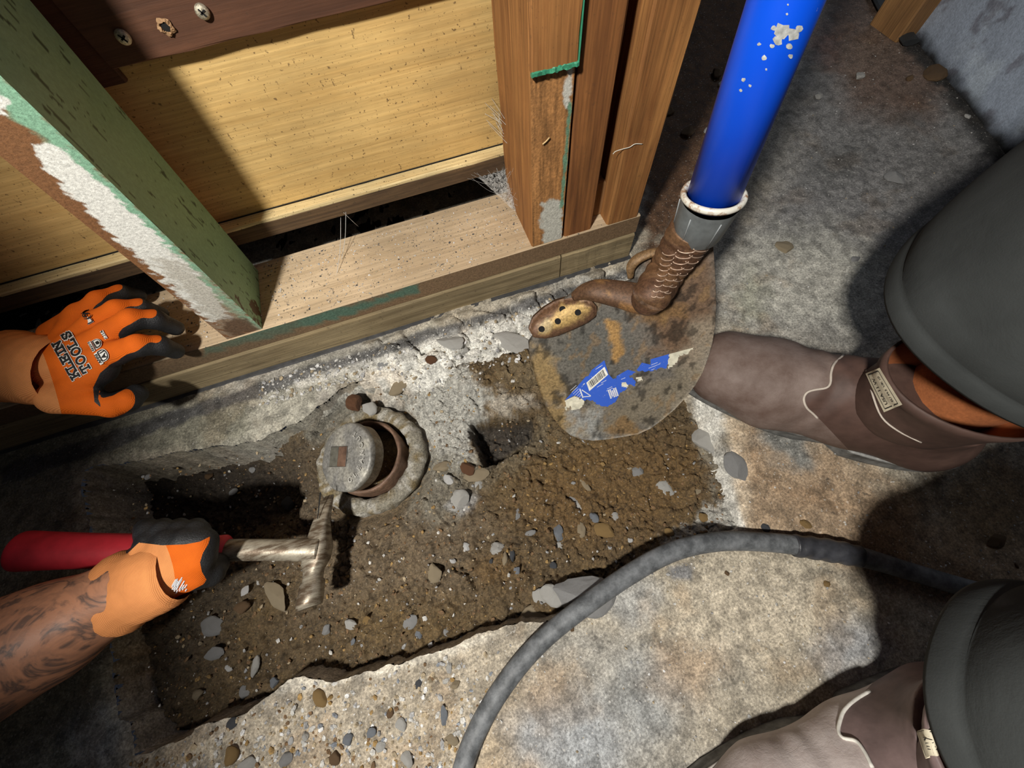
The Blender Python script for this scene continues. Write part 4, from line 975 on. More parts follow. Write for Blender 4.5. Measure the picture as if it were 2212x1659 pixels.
SL = [
 (1437, 1057, 44, 'light', 'pale grey broken stone on wet soil near the right end of the trench', .9, .5),
 (1378, 1017, 30, 'grey', 'small slanted grey stone just below the shovel tip, right part of trench', .8, .5),
 (1262, 1046, 20, 'beige', 'thin beige splinter stone standing in the wet soil below the shovel blade', .7, .5, .3, 2.2, -70),
 (1238, 1078, 38, 'grey', 'irregular pale grey stone left of the beige splinter', .9, .4),
 (1250, 1094, 30, 'light', 'rounded light stone touching the irregular grey one below the shovel', .5, .5),
 (1305, 1145, 50, 'ochre', 'flat orange-ochre stone in the middle right of the trench', .8, .4),
 (1205, 1150, 32, 'blue', 'bluish grey stone left of the flat orange-ochre stone', .7, .5, .3, 1.3, 80),
 (1207, 1178, 24, 'light', 'pale chip just under the bluish grey stone', .8, .5),
 (1327, 1119, 27, 'light', 'white-grey angular chip above the flat orange-ochre stone', .9, .5),
 (1283, 1118, 26, 'blue', 'blue-grey angular chip beside the white-grey chip above the ochre stone', .8, .5),
 (1360, 1166, 14, 'white', 'small white square chip right of the flat orange-ochre stone', .9, .5),
 (1256, 1145, 26, 'beige', 'beige-edged stone between the bluish grey and orange-ochre stones', .7, .4, .35, 1.4, 70),
 (1118, 1112, 18, 'grey', 'small grey splinter above the angular two-tone stone', .8, .4, .3, 1.5, 60),
 (1073, 1186, 42, 'light', 'angular two-tone grey stone in the centre of the trench', .95, .7, .2),
 (1107, 1200, 20, 'dark', 'small dark pebble just right of the angular two-tone stone', .3, .6, .3, 1.5, 80),
 (1091, 1208, 18, 'beige', 'thin beige chip between the two-tone stone and the dark pebble', .7, .5, .3, 1.6, 70),
 (1061, 1212, 12, 'dark', 'tiny dark pebble at the lower left corner of the two-tone stone', .3, .6),
 (1007, 1180, 20, 'white', 'white angular chip left of the angular two-tone stone', .9, .6),
 (978, 1211, 17, 'white', 'small white chip at the upper right of the beige soil clod', .9, .6),
 (940, 1237, 44, 'beige', 'flat beige soil clod left of the long dark crack', .6, .35, .35),
 (863, 1212, 8, 'white', 'tiny white chip right of the hammer head', .9, .6),
 (1117, 1232, 18, 'blue', 'small blue-grey chip below the dark pebble', .7, .5), (1195, 1222, 18, 'dark', 'dark grey pebble above the large grey rock on the lower edge', .4, .5),
 (1146, 1151, 18, 'grey', 'oval grey pebble left of the bluish grey stone', .3, .5, .3, 1.3, 0),
 (990, 1082, 56, 'light', 'wedge-shaped white-grey stone right of the iron cleanout', .8, .35, .45),
 (972, 1036, 30, 'white', 'white crystalline stone at the upper left of the wedge-shaped stone', .9, .6),
 (1035, 1045, 26, 'light', 'pale grey stone below the square hole', .6, .5),
 (955, 1008, 40, 'beige', 'beige broken block between the cleanout and the square hole', .7, .6),
 (1010, 1012, 34, 'rust', 'reddish-brown block at the left corner of the square hole', .7, .5),
 (1030, 1024, 36, 'beige', 'flat olive block on the lower left rim of the square hole', .7, .35, .3, 1.4, -10),
 (757, 1350, 30, 'light', 'triangular pale grey stone below the hammer head', .9, .5, .3),
 (793, 1342, 24, 'ochre', 'ochre lump right of the triangular pale stone', .4, .4, .4),
 (705, 1362, 26, 'grey', 'grey flecked stone left of the triangular pale stone', .9, .4, .4),
 (887, 1344, 30, 'grey', 'purple-grey stone in the lower middle of the trench', .6, .45),
 (903, 1372, 20, 'blue', 'blue-grey curved chip under the purple-grey stone', .6, .45, .3, 1.6, 60),
 (930, 1393, 16, 'white', 'glassy white chip near the lower trench edge', .9, .7), (762, 1386, 14, 'blue', 'small bluish chip below the triangular pale stone', .8, .5),
 (965, 1365, 24, 'grey', 'grey chip near the lower edge, right of the glassy white chip', .7, .35),
 (465, 1411, 40, 'grey', 'flat oval grey stone in the lower left of the trench', .4, .4, .3, 1.3, -15),
 (462, 1352, 54, 'grey', 'large grey stone with ochre centre, lower left of the trench', .7, .45, .4),
 (600, 1288, 42, 'beige', 'long grey-yellow stone left of the hammer striking face', .4, .45, .35, 1.9, -55),
 (558, 1258, 16, 'white', 'white chip above the long grey-yellow stone', .9, .5), (531, 1276, 18, 'white', 'white sliver left of the long grey-yellow stone', .9, .5, .3, 1.5, 40),
 (525, 1312, 36, 'brown', 'brown stone left below the long grey-yellow stone', .6, .6), (552, 1440, 28, 'light', 'pale upright chip in the lower left of the trench soil', .9, .5, .3, 1.6, 70),
 (497, 1443, 18, 'white', 'small white flake left of the pale upright chip', .9, .5), (530, 1494, 26, 'grey', 'grey pebble near the lower trench edge on the left', .4, .5),
 (592, 1474, 22, 'blue', 'blue-grey chip embedded beside the lower trench edge', .6, .5), (430, 1500, 30, 'beige', 'pinkish beige stone deep in the lower left corner of the trench', .6, .6),
 (625, 1087, 42, 'dark', 'dark blue stone left of the cleanout ring', .6, .5), (505, 1062, 18, 'grey', 'small grey pebble lying in the dark hollow', .5, .5),
 (320, 1030, 14, 'grey', 'grey chip on the upper left of the dark hollow', .6, .5), (545, 1015, 16, 'grey', 'faint grey chip in the upper right of the dark hollow', .6, .5), (452, 1028, 20, 'brown', 'brown chip in the middle of the dark hollow', .6, .5),
 (640, 1200, 24, 'grey', 'grey stone just behind the hammer shaft', .6, .5), (1443, 1240, 10, 'white', 'small white chip on the slab beside the hose', .8, .5),
 (1170, 1288, 46, 'light', 'white-topped grey stone leaning on the large rock at the lower edge', .9, .6, .3),
 (1255, 1292, 130, 'grey', 'large grey concrete rock on the lower trench edge beside the hose', .8, .42, .42, 1.15, -10),
 (1198, 1282, 62, 'light', 'upright pale block forming the left end of the large grey rock', .8, .75, .3),
 (1160, 1330, 60, 'beige', 'flat beige fragment below the white-topped stone', .7, .3, .35, 1.4, -5),
 (771, 876, 40, 'rust', 'rust-brown stone resting on top of the cleanout ring', .6, .9, .1), (800, 885, 34, 'light', 'grey broken stone beside the rust-brown stone on the cleanout', .9, .7, .1),
 (829, 784, 32, 'grey', 'round grey stone embedded in the pale mortar below the plate', .3, .4, .35), (932, 779, 24, 'rust', 'red-brown chip in the crack of the pale mortar', .8, .5, .3, 1.2, -40),
 (975, 742, 46, 'light', 'flat pale slab chip at the top of the mortar rubble', .7, .35, .3, 1.5, -25), (1000, 757, 28, 'light', 'small pale block under the flat slab chip', .7, .5),
 (1120, 745, 70, 'light', 'long pale mortar block left of the shovel step', .8, .35, .35, 1.8, -40), (860, 835, 50, 'beige', 'brown-grey lump at the head of the pale mortar', .5, .4, .5),
 (1548, 770, 8, 'white', 'hidden chip behind the blade', .5, .5),
 (1508, 1060, 20, 'beige', 'beige pebble on the right slope of the trench', .5, .5), (1520, 1118, 26, 'ochre', 'ochre clod on the white lime at the right end', .4, .5), (1445, 1150, 22, 'ochre', 'ochre clod on the white lime by the lower right edge', .4, .5),
 (1525, 950, 70, 'light', 'large broken white block on the right trench rim', .7, .4, .45, 1.3, 60), (1590, 1010, 60, 'grey', 'grey block below the broken white block on the rim', .6, .4, .5, 1.4, 80),
 # slab, lower left
 (692, 1508, 34, 'ochre', 'olive-yellow pebble near the slab edge, topmost on the rough slab', .3, .5, .4, 1.3, -60), (500, 1630, 38, 'ochre', 'round orange-brown pebble embedded at the lower left of the slab', .3, .6, .4),
 (753, 1597, 26, 'blue', 'smooth blue-grey pebble in the rough slab', .3, .6, .35), (503, 1562, 24, 'dark', 'dark pebble embedded near the left slab edge', .3, .5, .4), (629, 1601, 13, 'white', 'bright white oval chip in the rough slab', .3, .5, .2, 1.3, 80),
 (951, 1506, 14, 'white', 'round white chip left of the hose', .3, .5, .2), (971, 1441, 22, 'light', 'pale angular stone near the slab edge above the white chip', .8, .5), (984, 1479, 24, 'beige', 'buff stone between the pale angular stone and the hose', .7, .5),
 (866, 1566, 30, 'light', 'pale grey stone in the middle of the rough slab', .7, .45), (803, 1582, 24, 'blue', 'blue-grey stone left of the pale grey stone on the slab', .5, .45), (842, 1540, 20, 'brown', 'heart-shaped brown pebble on the rough slab', .3, .5),
 (822, 1612, 24, 'light', 'cracked pink-white chip below the blue-grey stone', .8, .5), (975, 1598, 30, 'beige', 'olive brown pebble near the hose at the bottom', .3, .4), (903, 1478, 20, 'dark', 'dark grey chip near the slab edge', .6, .4), (959, 1545, 26, 'blue', 'blue-grey patchy stone left of the hose', .5, .35, .4, 1.4, 75),
 (880, 1640, 38, 'light', 'pale crystalline stone at the bottom edge of the photo', .8, .5), (620, 1640, 34, 'grey', 'grey-white rough stone at the bottom edge', .8, .5), (537, 1648, 44, 'light', 'large white rough stone at the bottom edge beside the orange pebble', .8, .5), (660, 1590, 22, 'light', 'white knobbly stone right of the bright oval chip', .8, .5), (725, 1636, 30, 'brown', 'round brown pebble at the bottom of the rough slab', .3, .5), (930, 1470, 14, 'beige', 'small tan pebble near the buff stone', .4, .5),
 (1038, 1612, 14, 'white', 'white chip touching the right side of the hose', .9, .6), (1785, 1261, 18, 'ochre', 'tan pebble on the slab inside the hose curve', .4, .5), (1570, 1238, 12, 'brown', 'brown pebble on the slab under the hose arc', .4, .5),
 (1468+150, 1548, 10, 'white', 'white chip on the slab above the lower boot toe', .9, .5), (1235, 1358, 12, 'brown', 'small brown pebble by the hose', .4, .5),
 # upper right floor
 (1545, 166, 34, 'brown', 'brown stone chip lying in the shadow left of the blue handle, uppermost', .9, .6, .15), (1483, 291, 34, 'brown', 'brown stone chip in the shadow beside the outer stud, middle of three', .9, .6, .15), (1441, 243, 30, 'brown', 'crumbly brown clod in the shadow close to the outer stud', .5, .5, .2),
 (1560, 186, 18, 'white', 'white chip at the left side of the blue handle, upper of two', .9, .8, .1), (1525, 285, 16, 'white', 'white chip at the left side of the blue handle, lower of two', .9, .8, .1), (1541, 246, 9, 'white', 'tiny white chip between the two white chips', .9, .8, .1),
 (1854, 169, 24, 'light', 'pale chip on the grey floor right of the blue handle', .8, .6, .15), (1766, 210, 22, 'light', 'pale pointed chip nearest the blue handle on the grey floor', .9, .6, .15), (1963, 172, 20, 'brown', 'brown crumb right of the pale chip on the grey floor', .6, .6, .15),
 (1930, 389, 44, 'grey', 'flat grey-green stone on the floor above the trousers', .8, .5, .15), (1693, 535, 46, 'beige', 'flat beige stone on the floor right of the shovel socket', .7, .3, .2), (2020, 160, 60, 'brown', 'broken brown slab piece by the blue-grey wall', .7, .3, .2, 1.3, 30),
 (1848, 560, 22, 'grey', 'grey round mark stone on the floor below the flat grey-green stone', .4, .3, .3), (2090, 253, 20, 'light', 'pale chip on the floor near the wall base', .8, .5), (2150, 1168, 34, 'brown', 'rust-brown chip lying right of the upper boot', .6, .5, .15, 1.5, 10), (2195, 1223, 14, 'rust', 'small rust chip at the right edge below the upper boot', .6, .5),
 (1740, 1133, 24, 'ochre', 'ochre lump on the slab above the taped part of the hose', .4, .4), (1655, 1140, 26, 'dark', 'dark flat chip above the hose on the slab', .8, .2),
 (392+0, 640, 8, 'white', 'small pale stone on the sill plate left of the green stud', .5, .8),
]
for s in SL:
    if s[4].startswith('hidden'): continue
    if s[0] == 392: stone(*s[:5], sharp=.6, flat=.7, z=.0715); continue
    if 'resting on top of the cleanout' in s[4]: stone(*s[:5], *s[5:], z=-.012); continue
    if 'beside the rust-brown stone on the cleanout' in s[4]: stone(*s[:5], *s[5:], z=-.018); continue
    stone(*s[:5], *s[5:])
# grit nobody could count
def grit(name, label, n, place, smin, smax, kinds, seed):
    r = random.Random(seed); mb = MB(); ico = bmesh.new(); bmesh.ops.create_icosphere(ico, subdivisions=1, radius=1)
    IV = [v.co.copy() for v in ico.verts]; IF = [[v.index for v in f.verts] for f in ico.faces]; ico.free()
    for _ in range(n):
        q = place(r)
        if q is None: continue
        s = smin+(smax-smin)*r.random()**2.5; a = r.uniform(0, 6.28); ca, sa = math.cos(a), math.sin(a); e = (r.uniform(.7, 1.4), r.uniform(.6, 1), r.uniform(.4, .8))
        VV = []
        for c in IV:
            k = r.uniform(.7, 1.2); x, y, z = c.x*e[0]*k, c.y*e[1]*k, c.z*e[2]*k
            VV.append((q[0]+s*(x*ca-y*sa), q[1]+s*(x*sa+y*ca), q[2]+s*(z+.2)))
        mb.add(VV, IF, r.randrange(len(kinds)))
    o = mb.build(name, None, None, mats=[ST[k] for k in kinds]); return tag(o, label, 'gravel', kind='stuff')
def on_soil(r):
    u = r.uniform(180, 1590); v = r.uniform(800, 1640)
    if sdpoly(np.array([u]), np.array([v]), PIT)[0] > -6: return None
    return surf_px(u, v)
grit('soil_grit', 'fine grit and crumbs scattered over the trench soil', 5200, on_soil, .0005, .0028, ['brown', 'brown', 'brown', 'beige', 'ochre', 'grey', 'light', 'ochre', 'brown', 'brown'], 1)
def on_agg(r):
    u = r.uniform(240, 1060); v = r.uniform(1400, 1662)
    if sdpoly(np.array([u]), np.array([v]), [(290, 1645), (430, 1590), (640, 1480), (880, 1435), (1060, 1400), (1080, 1500), (1000, 1680), (250, 1680)])[0] > 0 or sdpoly(np.array([u]), np.array([v]), PIT)[0] < 8: return None
    if r.random() > .25+.75*(v-1400)/260: return None
    p = surf_px(u, v); p[2] -= .0004; return p
grit('exposed_aggregate', 'small mixed stones showing in the rough worn slab', 2600, on_agg, .0006, .0032, ['beige', 'grey', 'light', 'ochre', 'brown', 'blue', 'beige', 'light', 'white'], 2)
def on_fl(r):
    u = r.uniform(1000, 2200); v = r.uniform(0, 1650); p = P(u, v, 0)
    if p[1] > .30 and p[0] < .27: return None
    if sdpoly(np.array([u]), np.array([v]), PIT)[0] < 6: return None
    p[2] = surf(p[0], p[1]); return p
grit('floor_grit', 'pale dust crumbs scattered over the slab', 2600, on_fl, .0003, .0015, ['light', 'light', 'grey', 'beige', 'white'], 3)
def on_pl(r):
    x = r.uniform(-.6, .11); y = r.uniform(.33, .425); return (x, y, ZT)
grit('plate_grit', 'grey and white crumbs of debris on top of the sill plate', 3800, on_pl, .0002, .0014, ['light', 'beige', 'dark', 'white', 'beige', 'light'], 5)
def on_bank(r):
    u = r.uniform(560, 1380); v = 800-(u-640)*.28+r.uniform(0, 60)*(1+(u > 850)); p = surf_px(u, v); return p
grit('mortar_grit', 'pale crumbs of broken mortar along the foot of the plates', 1200, on_bank, .0005, .0035, ['light', 'white', 'light', 'beige', 'grey'], 6)
# debris lying on the ledge and cobwebs
M_web = m_plain('cobweb', (.55, .55, .53), .8)
def web(name, lab, strands, r=.00022):
    mb = MB()
    for s in strands: VV, FF = tube(s, r, 5, 1, smooth=5); mb.add(VV, FF)
    return tag(mb.build(name, M_web, None, smooth=True), lab, 'cobweb')
st = []
random.seed(3)
for k in range(46):
    a = PY(1000+random.uniform(0, 90), 380-random.uniform(0, 40)-.25*0, .431); a[2] = .101+random.uniform(0, .008)
    b = np.array([.1105, random.uniform(.375, .43), .0715+random.uniform(0, .03)]); m = (a+b)/2+np.array([random.uniform(-.004, .004), random.uniform(-.004, .004), -random.uniform(.001, .007)])
    st.append([a, m, b]) if k % 2 else None
for k in range(26):
    a = np.array([.1105, random.uniform(.38, .43), .10+random.uniform(-.03, .04)]); b = a+np.array([-random.uniform(.002, .022), random.uniform(-.01, .01), random.uniform(-.02, .006)]); st.append([a, (a+b)/2+np.array([0, 0, -.002]), b])
tw = NT('cobweb_veil'); al = tw.ramp(tw.noise(240, 5, .8, dist=1.5), [(.42, 0.), (.62, .75)]); tw.lk(al, tw.b.inputs['Alpha']); M_veil = tw.out((.55, .55, .53), .9)
A4, B4, C4, D4 = PY(1030, 362, .431), PY(1090, 330, .431), np.array([.1106, .43, .112]), np.array([.1106, .385, .072])
A4[2] = .101; B4[2] = .101; Vw = []; nw = 22
for j in range(nw+1):
    for i in range(nw+1):
        a, b = i/nw, j/nw; p = (A4*(1-a)+B4*a)*(1-b)+(D4*(1-a)+C4*a)*b; pin = a*(1-a)+b*(1-b)
        Vw.append(p+np.array([.006, -.002, -.004])*math.sin(math.pi*a)*math.sin(math.pi*b)+np.array([0, 0, .0008])*math.sin(i*1.7)*math.cos(j*1.3))
veil = [Vw, [(j*(nw+1)+i, j*(nw+1)+i+1, (j+1)*(nw+1)+i+1, (j+1)*(nw+1)+i) for j in range(nw) for i in range(nw)]]
st = st[::2]
cwb = web('cobweb', 'dense grey cobweb between ledge, sill plate and brown corner stud', st, .00007)
mk('web_veil', veil[0], veil[1], M_veil, cwb, smooth=True)
st = []
for (u, v, u2, v2) in ((737, 440, 738, 560), (737, 450, 775, 490), (736, 470, 728, 590)):
    a = PY(u, v, .431); a[2] = min(a[2], .105); b = P(u2, v2, .0712); st.append([a, (a+b)/2+np.array([.001, -.002, -.001]), b])
web('cobweb', 'loose cobweb strands hanging from the ledge over the middle of the gap', st, .0003)
st = []
for k in range(14):
    a = PY(1090-random.uniform(0, 6), 190+random.uniform(0, 85), .4465); b = a+np.array([-random.uniform(.005, .022), -.001, random.uniform(-.008, .008)]); a = np.array([.1105, .40+random.uniform(0, .04), a[2]]); st.append([a, (a+b)/2, b])
web('cobweb', 'small cobweb against the plywood beside the brown corner stud', st, .00018)
# splinters and thread on the studs
def thread(name, lab, pts, r, col, cat='splinter'):
    o = mk(name, *tube(pts, r, 6, 1, smooth=5), m_plain(name+'_fibre', col, .7), None, smooth=True); return tag(o, lab, cat)
thread('white_thread', 'curly white thread stuck to the outer right stud', [PY(u, v, YF-.0002) for u, v in ((1324, 333), (1330, 327), (1345, 322), (1360, 318), (1372, 311), (1388, 311))], .0004, (.75, .72, .62), 'thread')
thread('wood_splinter', 'pale wood splinter on the corner stud with the plaster patch', [PY(u, v, YF-.0005) for u, v in ((1172, 312), (1180, 305), (1187, 297))], .0007, (.6, .42, .2))
for (u, v, l) in ((238, 120, 0),):
    pass

# ------------------------------------------------------------------ people
M_skin = NT('tattooed_skin'); n1 = M_skin.noise(17, 4, .55, dist=3.2); n2 = M_skin.noise(400, 4, .6); n3 = M_skin.wave(16, 9, 4, ax='Y', dsc=2.2)
tt = M_skin.math('MULTIPLY', M_skin.ramp(n1, [(.42, 0.), (.52, .9), (.60, .2), (.66, .8)]), M_skin.ramp(n3, [(.25, 1.), (.6, .35)]))
M_skin = M_skin.out(M_skin.mix(tt, (.44, .205, .115), (.085, .06, .052)), .5, M_skin.bump(n2, .2, .0006), 0, .4)
M_skin.node_tree.nodes['Principled BSDF'].inputs['Subsurface Weight'].default_value = .05
M_arm = m_plain('arm_skin', (.36, .17, .09), .5, 0, 300, .15, .15)
def knit(name, col, sc=900):
    t = NT(name); a = t.wave(sc*.45, .4, 1, ax='Y'); b = t.wave(sc*.45, .4, 1, ax='X'); h = t.math('MULTIPLY', a, b)
    n = t.noise(40, 3, .6)
    c = t.mix(t.ramp(h, [(.0, 0.), (.7, 1.)]), tuple(np.array(col)*.62), tuple(np.minimum(1, np.array(col)*1.12)))
    return t.out(t.mix(1., c, t.ramp(n, [(.3, .85), (.7, 1.1)]), 'MULTIPLY'), .8, t.bump(h, .5, .0006), 0, .25)
M_orange = knit('bright_orange_knit', (.92, .165, .008)); M_cuff = knit('light_orange_knit', (.95, .36, .12), 700)
M_nitrile = m_plain('black_nitrile_coating', (.016, .017, .019), .5, 0, 700, .5, .7, .0009, .5)
def hand_mesh(parts, mask, lo, hi, h=.0017, k=.006, kf=.0028):
    """parts: (a,b,ra,rb,group); group 0 blends into the palm, others stay separate fingers"""
    def f(Q):
        d = None
        groups = {}
        for (a, b, ra, rb, g) in parts:
            e = capsd(Q, a, b, ra, rb); groups[g] = e if g not in groups else smin(groups[g], e, k if g == 0 else .004)
        d = groups[0]
        for g in groups:
            if g: d = smin(d, groups[g], kf)
        return d
    return surfnet(f, lo, hi, h)
def chain(pts, rs, g): return [(pts[i], pts[i+1], rs[i], rs[i+1], g) for i in range(len(pts)-1)]
def mask_of(parts, V, up, thr):
    W = 0; S = 0; up = np.asarray(up, float)/np.linalg.norm(up)
    cnt = {}
    for i, (a, b, ra, rb, g) in enumerate(parts):
        j = cnt.get(g, 0); cnt[g] = j+1
        a = np.asarray(a); b = np.asarray(b); ab = b-a; t = np.clip(((V-a)@ab)/(ab@ab), 0, 1); c = a+t[:, None]*ab
        dd_ = np.linalg.norm(V-c, axis=1)-(ra+(rb-ra)*t); w_ = np.exp(-np.clip(dd_, -.01, .05)/.0016)
        hgt = ((V-c)@up)/(ra+(rb-ra)*t)
        S = S+w_*(hgt-thr(g, j, t)); W = W+w_
    return S/W
def fingerpath(pxz): return [P(u, v, z) for u, v, z in pxz]

wk = root('person', P(60, 900, 0)); tag(wk, 'worker reaching in from the left with orange gloves, one hand swinging the hammer', 'person')
# left hand, resting on the plate
G1 = []
W1 = P(112, 800, .108)
kn = [P(178, 680, .112), P(212, 695, .118), P(238, 722, .120), P(250, 762, .116)]
for q in kn: G1 += [(W1+(q-W1)*.05, q, .0170, .0125, 0)]
G1 += [(P(120, 722, .104), kn[0], .014, .0115, 0), (P(125, 860, .10), P(205, 868, .092), .0165, .0135, 0), (P(130, 800, .103), P(220, 800, .103), .018, .0125, 0), (P(150, 850, .098), P(225, 790, .108), .016, .012, 0)]
G1 += chain(fingerpath([(178, 680, .112), (215, 648, .116), (262, 634, .104), (298, 638, .089)]), [.0108, .0096, .0092, .0080], 1)
G1 += chain(fingerpath([(212, 695, .118), (255, 669, .122), (305, 665, .110), (345, 678, .090)]), [.0115, .0102, .0094, .0084], 2)
G1 += chain(fingerpath([(238, 718, .120), (285, 690, .125), (335, 690, .113), (378, 708, .092)]), [.0122, .0108, .0098, .0086], 3)
G1 += chain(fingerpath([(250, 762, .116), (300, 746, .120), (345, 746, .108), (378, 758, .089)]), [.0120, .0108, .0098, .0088], 4)
G1 += chain(fingerpath([(190, 868, .092), (240, 876, .086), (276, 866, .080), (295, 850, .075)]), [.0130, .0118, .0110, .0102], 5)
V, Q = hand_mesh(G1, None, np.min([np.minimum(p[0], p[1]) for p in G1], 0)-.024, np.max([np.maximum(p[0], p[1]) for p in G1], 0)+.024, .0016)
def th1(g, j, t):
    if g == 0: return -.15
    if g == 5: return (-.45 if j == 0 else .0+.5*t if j == 1 else .6+1.5*t)
    return (.05+.30*t) if j == 0 else (.35+.35*t if j == 1 else .70+1.2*t)
up1 = np.array([-.02, .05, 1.])
s = mask_of(G1, V, up1, th1)
# thumb: the orange shell lies on its outer (lower) side
tpath = fingerpath([(190, 868, .092), (240, 876, .086), (276, 866, .080), (295, 850, .075)])
u_, v_ = proj(V)
for (a_, b_) in zip(tpath[:-1], tpath[1:]):
    td = b_-a_; L2 = td@td; tq = V-a_; tt_ = np.clip(tq@td/L2, 0, 1); rr_ = tq-tt_[:, None]*td
    sd_ = np.cross(td/np.sqrt(L2), [0, 0, 1.]); sd_ = sd_ if sd_[1] < 0 else -sd_
    w_ = np.exp(-np.clip(np.linalg.norm(rr_, axis=1)-.0125, 0, 1)/.003)*sstep(196, 226, u_)
    s = s*(1-w_)+w_*((rr_@(sd_*.9+np.array([0, 0, .25])))/.012-.12-np.clip((u_-270)/30, 0, 2))
web_ = sdpoly(u_, v_, [(310, 772), (262, 790), (236, 806), (216, 832), (212, 862), (222, 884), (204, 868), (201, 838), (216, 806), (240, 786), (270, 772)])
s = np.minimum(s, web_/12)
(Va, Ta), (Vb, Tb) = clip(V, Q, s)
ua, va = proj(Va); (Va, Ta), (Vk, Tk) = clip(Va, Ta, (ua-(66+(va-700)*.46-.0006*(va-700)**2))/20)
g1 = mk('work_glove', Va, Ta, M_orange, wk, smooth=True); mk('knit_wrist', Vk, Tk, M_cuff, g1, smooth=True); g1['label'] = 'orange knit glove on the left hand, spread on the plate'
mk('nitrile_coating', Vb, Tb, M_nitrile, g1, smooth=True)['label'] = 'black dipped palm and fingertips'
bv1 = bvhtree.BVHTree.FromPolygons([Vector(v) for v in V], [tuple(q) for q in Q])
# cuff and forearm
def cuffw(t, a): return .02*math.sin(t*30)+.012*math.sin(a*40)
cu_ = [P(24, 790, .100), P(38, 792, .103), P(55, 795, .105), P(85, 798, .106), P(116, 801, .105), P(140, 801, .104)]
mk('knit_cuff', *tube(cu_, [.0400, .0388, .0372, .0372, .0372, .0345], 48, .84, cap=False, smooth=8, wr=lambda t, a: .012*math.sin(t*34+math.sin(a))+.006*math.sin(a*30)), M_cuff, g1, smooth=True)['label'] = 'light orange knitted cuff'
# right hand round the grip
def gp(u, dz=0, v=1190):
    t = (u-38)/(700-38); p = hp_(t).copy(); p[2] += dz; return p
G2 = []
Wr = P(318, 1252, .072)
for (u, v, z) in ((325, 1180, .078), (362, 1174, .082), (400, 1172, .082), (438, 1172, .076)): G2.append((Wr, P(u, v, z), .0205, .0125, 0))
G2 += [(Wr, P(425, 1240, .066), .020, .0135, 0), (P(350, 1250, .074), P(430, 1205, .074), .020, .014, 0), (P(300, 1205, .070), P(330, 1190, .074), .012, .013, 0)]
for i, u in enumerate((318, 352, 388, 424)):
    G2 += chain([P(u+6, 1176, .078), P(u+2, 1150, .074), P(u-2, 1142, .056), P(u, 1150, .036)], [.0108, .0098, .0092, .0085], i+1)
G2 += chain([P(425, 1240, .066), P(455, 1238, .056), P(466, 1222, .045), P(462, 1205, .036)], [.0125, .0112, .0102, .009], 5)
V, Q = hand_mesh(G2, None, np.min([np.minimum(p[0], p[1]) for p in G2], 0)-.028, np.max([np.maximum(p[0], p[1]) for p in G2], 0)+.028, .0017)
u_, v_ = proj(V)
orange = [(300, 1172), (350, 1178), (400, 1176), (432, 1170), (455, 1158), (450, 1175), (438, 1195), (432, 1215), (436, 1235), (446, 1252), (440, 1262), (415, 1275), (370, 1300), (300, 1330), (240, 1300), (250, 1220)]
s = -sdpoly(u_, v_, orange)/30; s = np.minimum(s, (V[:, 2]-.048)/.02)
(Va, Ta), (Vb, Tb) = clip(V, Q, s)
ua, va = proj(Va); (Va, Ta), (Vk, Tk) = clip(Va, Ta, (ua-(366+.22*(va-1190)-.0022*(va-1225)**2))/20)
g2 = mk('work_glove', Va, Ta, M_orange, wk, smooth=True); mk('knit_wrist', Vk, Tk, M_cuff, g2, smooth=True); g2['label'] = 'orange knit glove on the right hand, gripping the hammer'
mk('nitrile_coating', Vb, Tb, M_nitrile, g2, smooth=True)['label'] = 'black dipped fingers closed on the red grip'
bv2 = bvhtree.BVHTree.FromPolygons([Vector(v) for v in V], [tuple(q) for q in Q])
cu_ = [P(258, 1283, .068), P(272, 1276, .070), P(292, 1268, .0715), P(315, 1259, .073), P(340, 1248, .074), P(366, 1236, .074), P(384, 1228, .074)]
mk('knit_cuff', *tube(cu_, [.0345, .0362, .0325, .0318, .0312, .0306, .0270], 56, .82, cap=False, smooth=8, wr=lambda t, a: .008*math.sin(t*30)+.006*math.sin(a*36)), M_cuff, g2, smooth=True)['label'] = 'light orange knitted cuff with rolled edge'
fz = []
for k in range(26):
    h = hit(bv2, random.uniform(372, 402), random.uniform(1262, 1284), .0008)
    if h is not None: fz.append([h, h+np.array([.004, .004, .001])*random.uniform(.4, 1.3)])
mb = MB()
for q in fz: VV, FF = tube(q, .0006, 5, 1, smooth=1); mb.add(VV, FF)
if fz: mb.build('frayed_patch', m_plain('frayed_fibre', (.6, .6, .62), .8), g2)['label'] = 'grey frayed patch on the cuff'
# arms and shoulders as one body
def bodyf(Q):
    la = chain([P(100, 800, .106), P(20, 793, .101), np.array([-.58, .36, .13]), np.array([-.80, .36, .28]), np.array([-.90, .17, .52])], [.023, .0265, .038, .046, .055], 0)
    ra_ = chain([P(320, 1252, .073), P(262, 1282, .069), P(100, 1368, .075), P(-60, 1445, .085), np.array([-.74, -.02, .17]), np.array([-.93, -.16, .52])], [.024, .0270, .0390, .0450, .050, .056], 0)
    ch_ = chain([np.array([-.90, .17, .52]), np.array([-1.0, 0, .56]), np.array([-.93, -.16, .52])], [.06, .10, .06], 0)
    ch_ += [(np.array([-1.0, 0, .56]), np.array([-1.15, 0, .2]), .12, .13, 0), (np.array([-.98, 0, .64]), np.array([-.90, .0, .76]), .055, .05, 0), (np.array([-.88, 0, .80]), np.array([-.85, 0, .86]), .075, .09, 0), (np.array([-.775, 0, .81]), np.array([-.77, 0, .83]), .014, .009, 0)]
    d = None
    for (a, b, r0, r1, g) in la+ra_+ch_:
        e = capsd(Q, a, b, r0, r1); d = e if d is None else smin(d, e, .018)
    return d
V, Q = surfnet(bodyf, (-1.35, -.32, .0), (-.26, .52, .98), .0075)
V = V.copy()
body = mk('body', V, Q, M_skin, wk, smooth=True); body['label'] = 'tattooed bare arms'
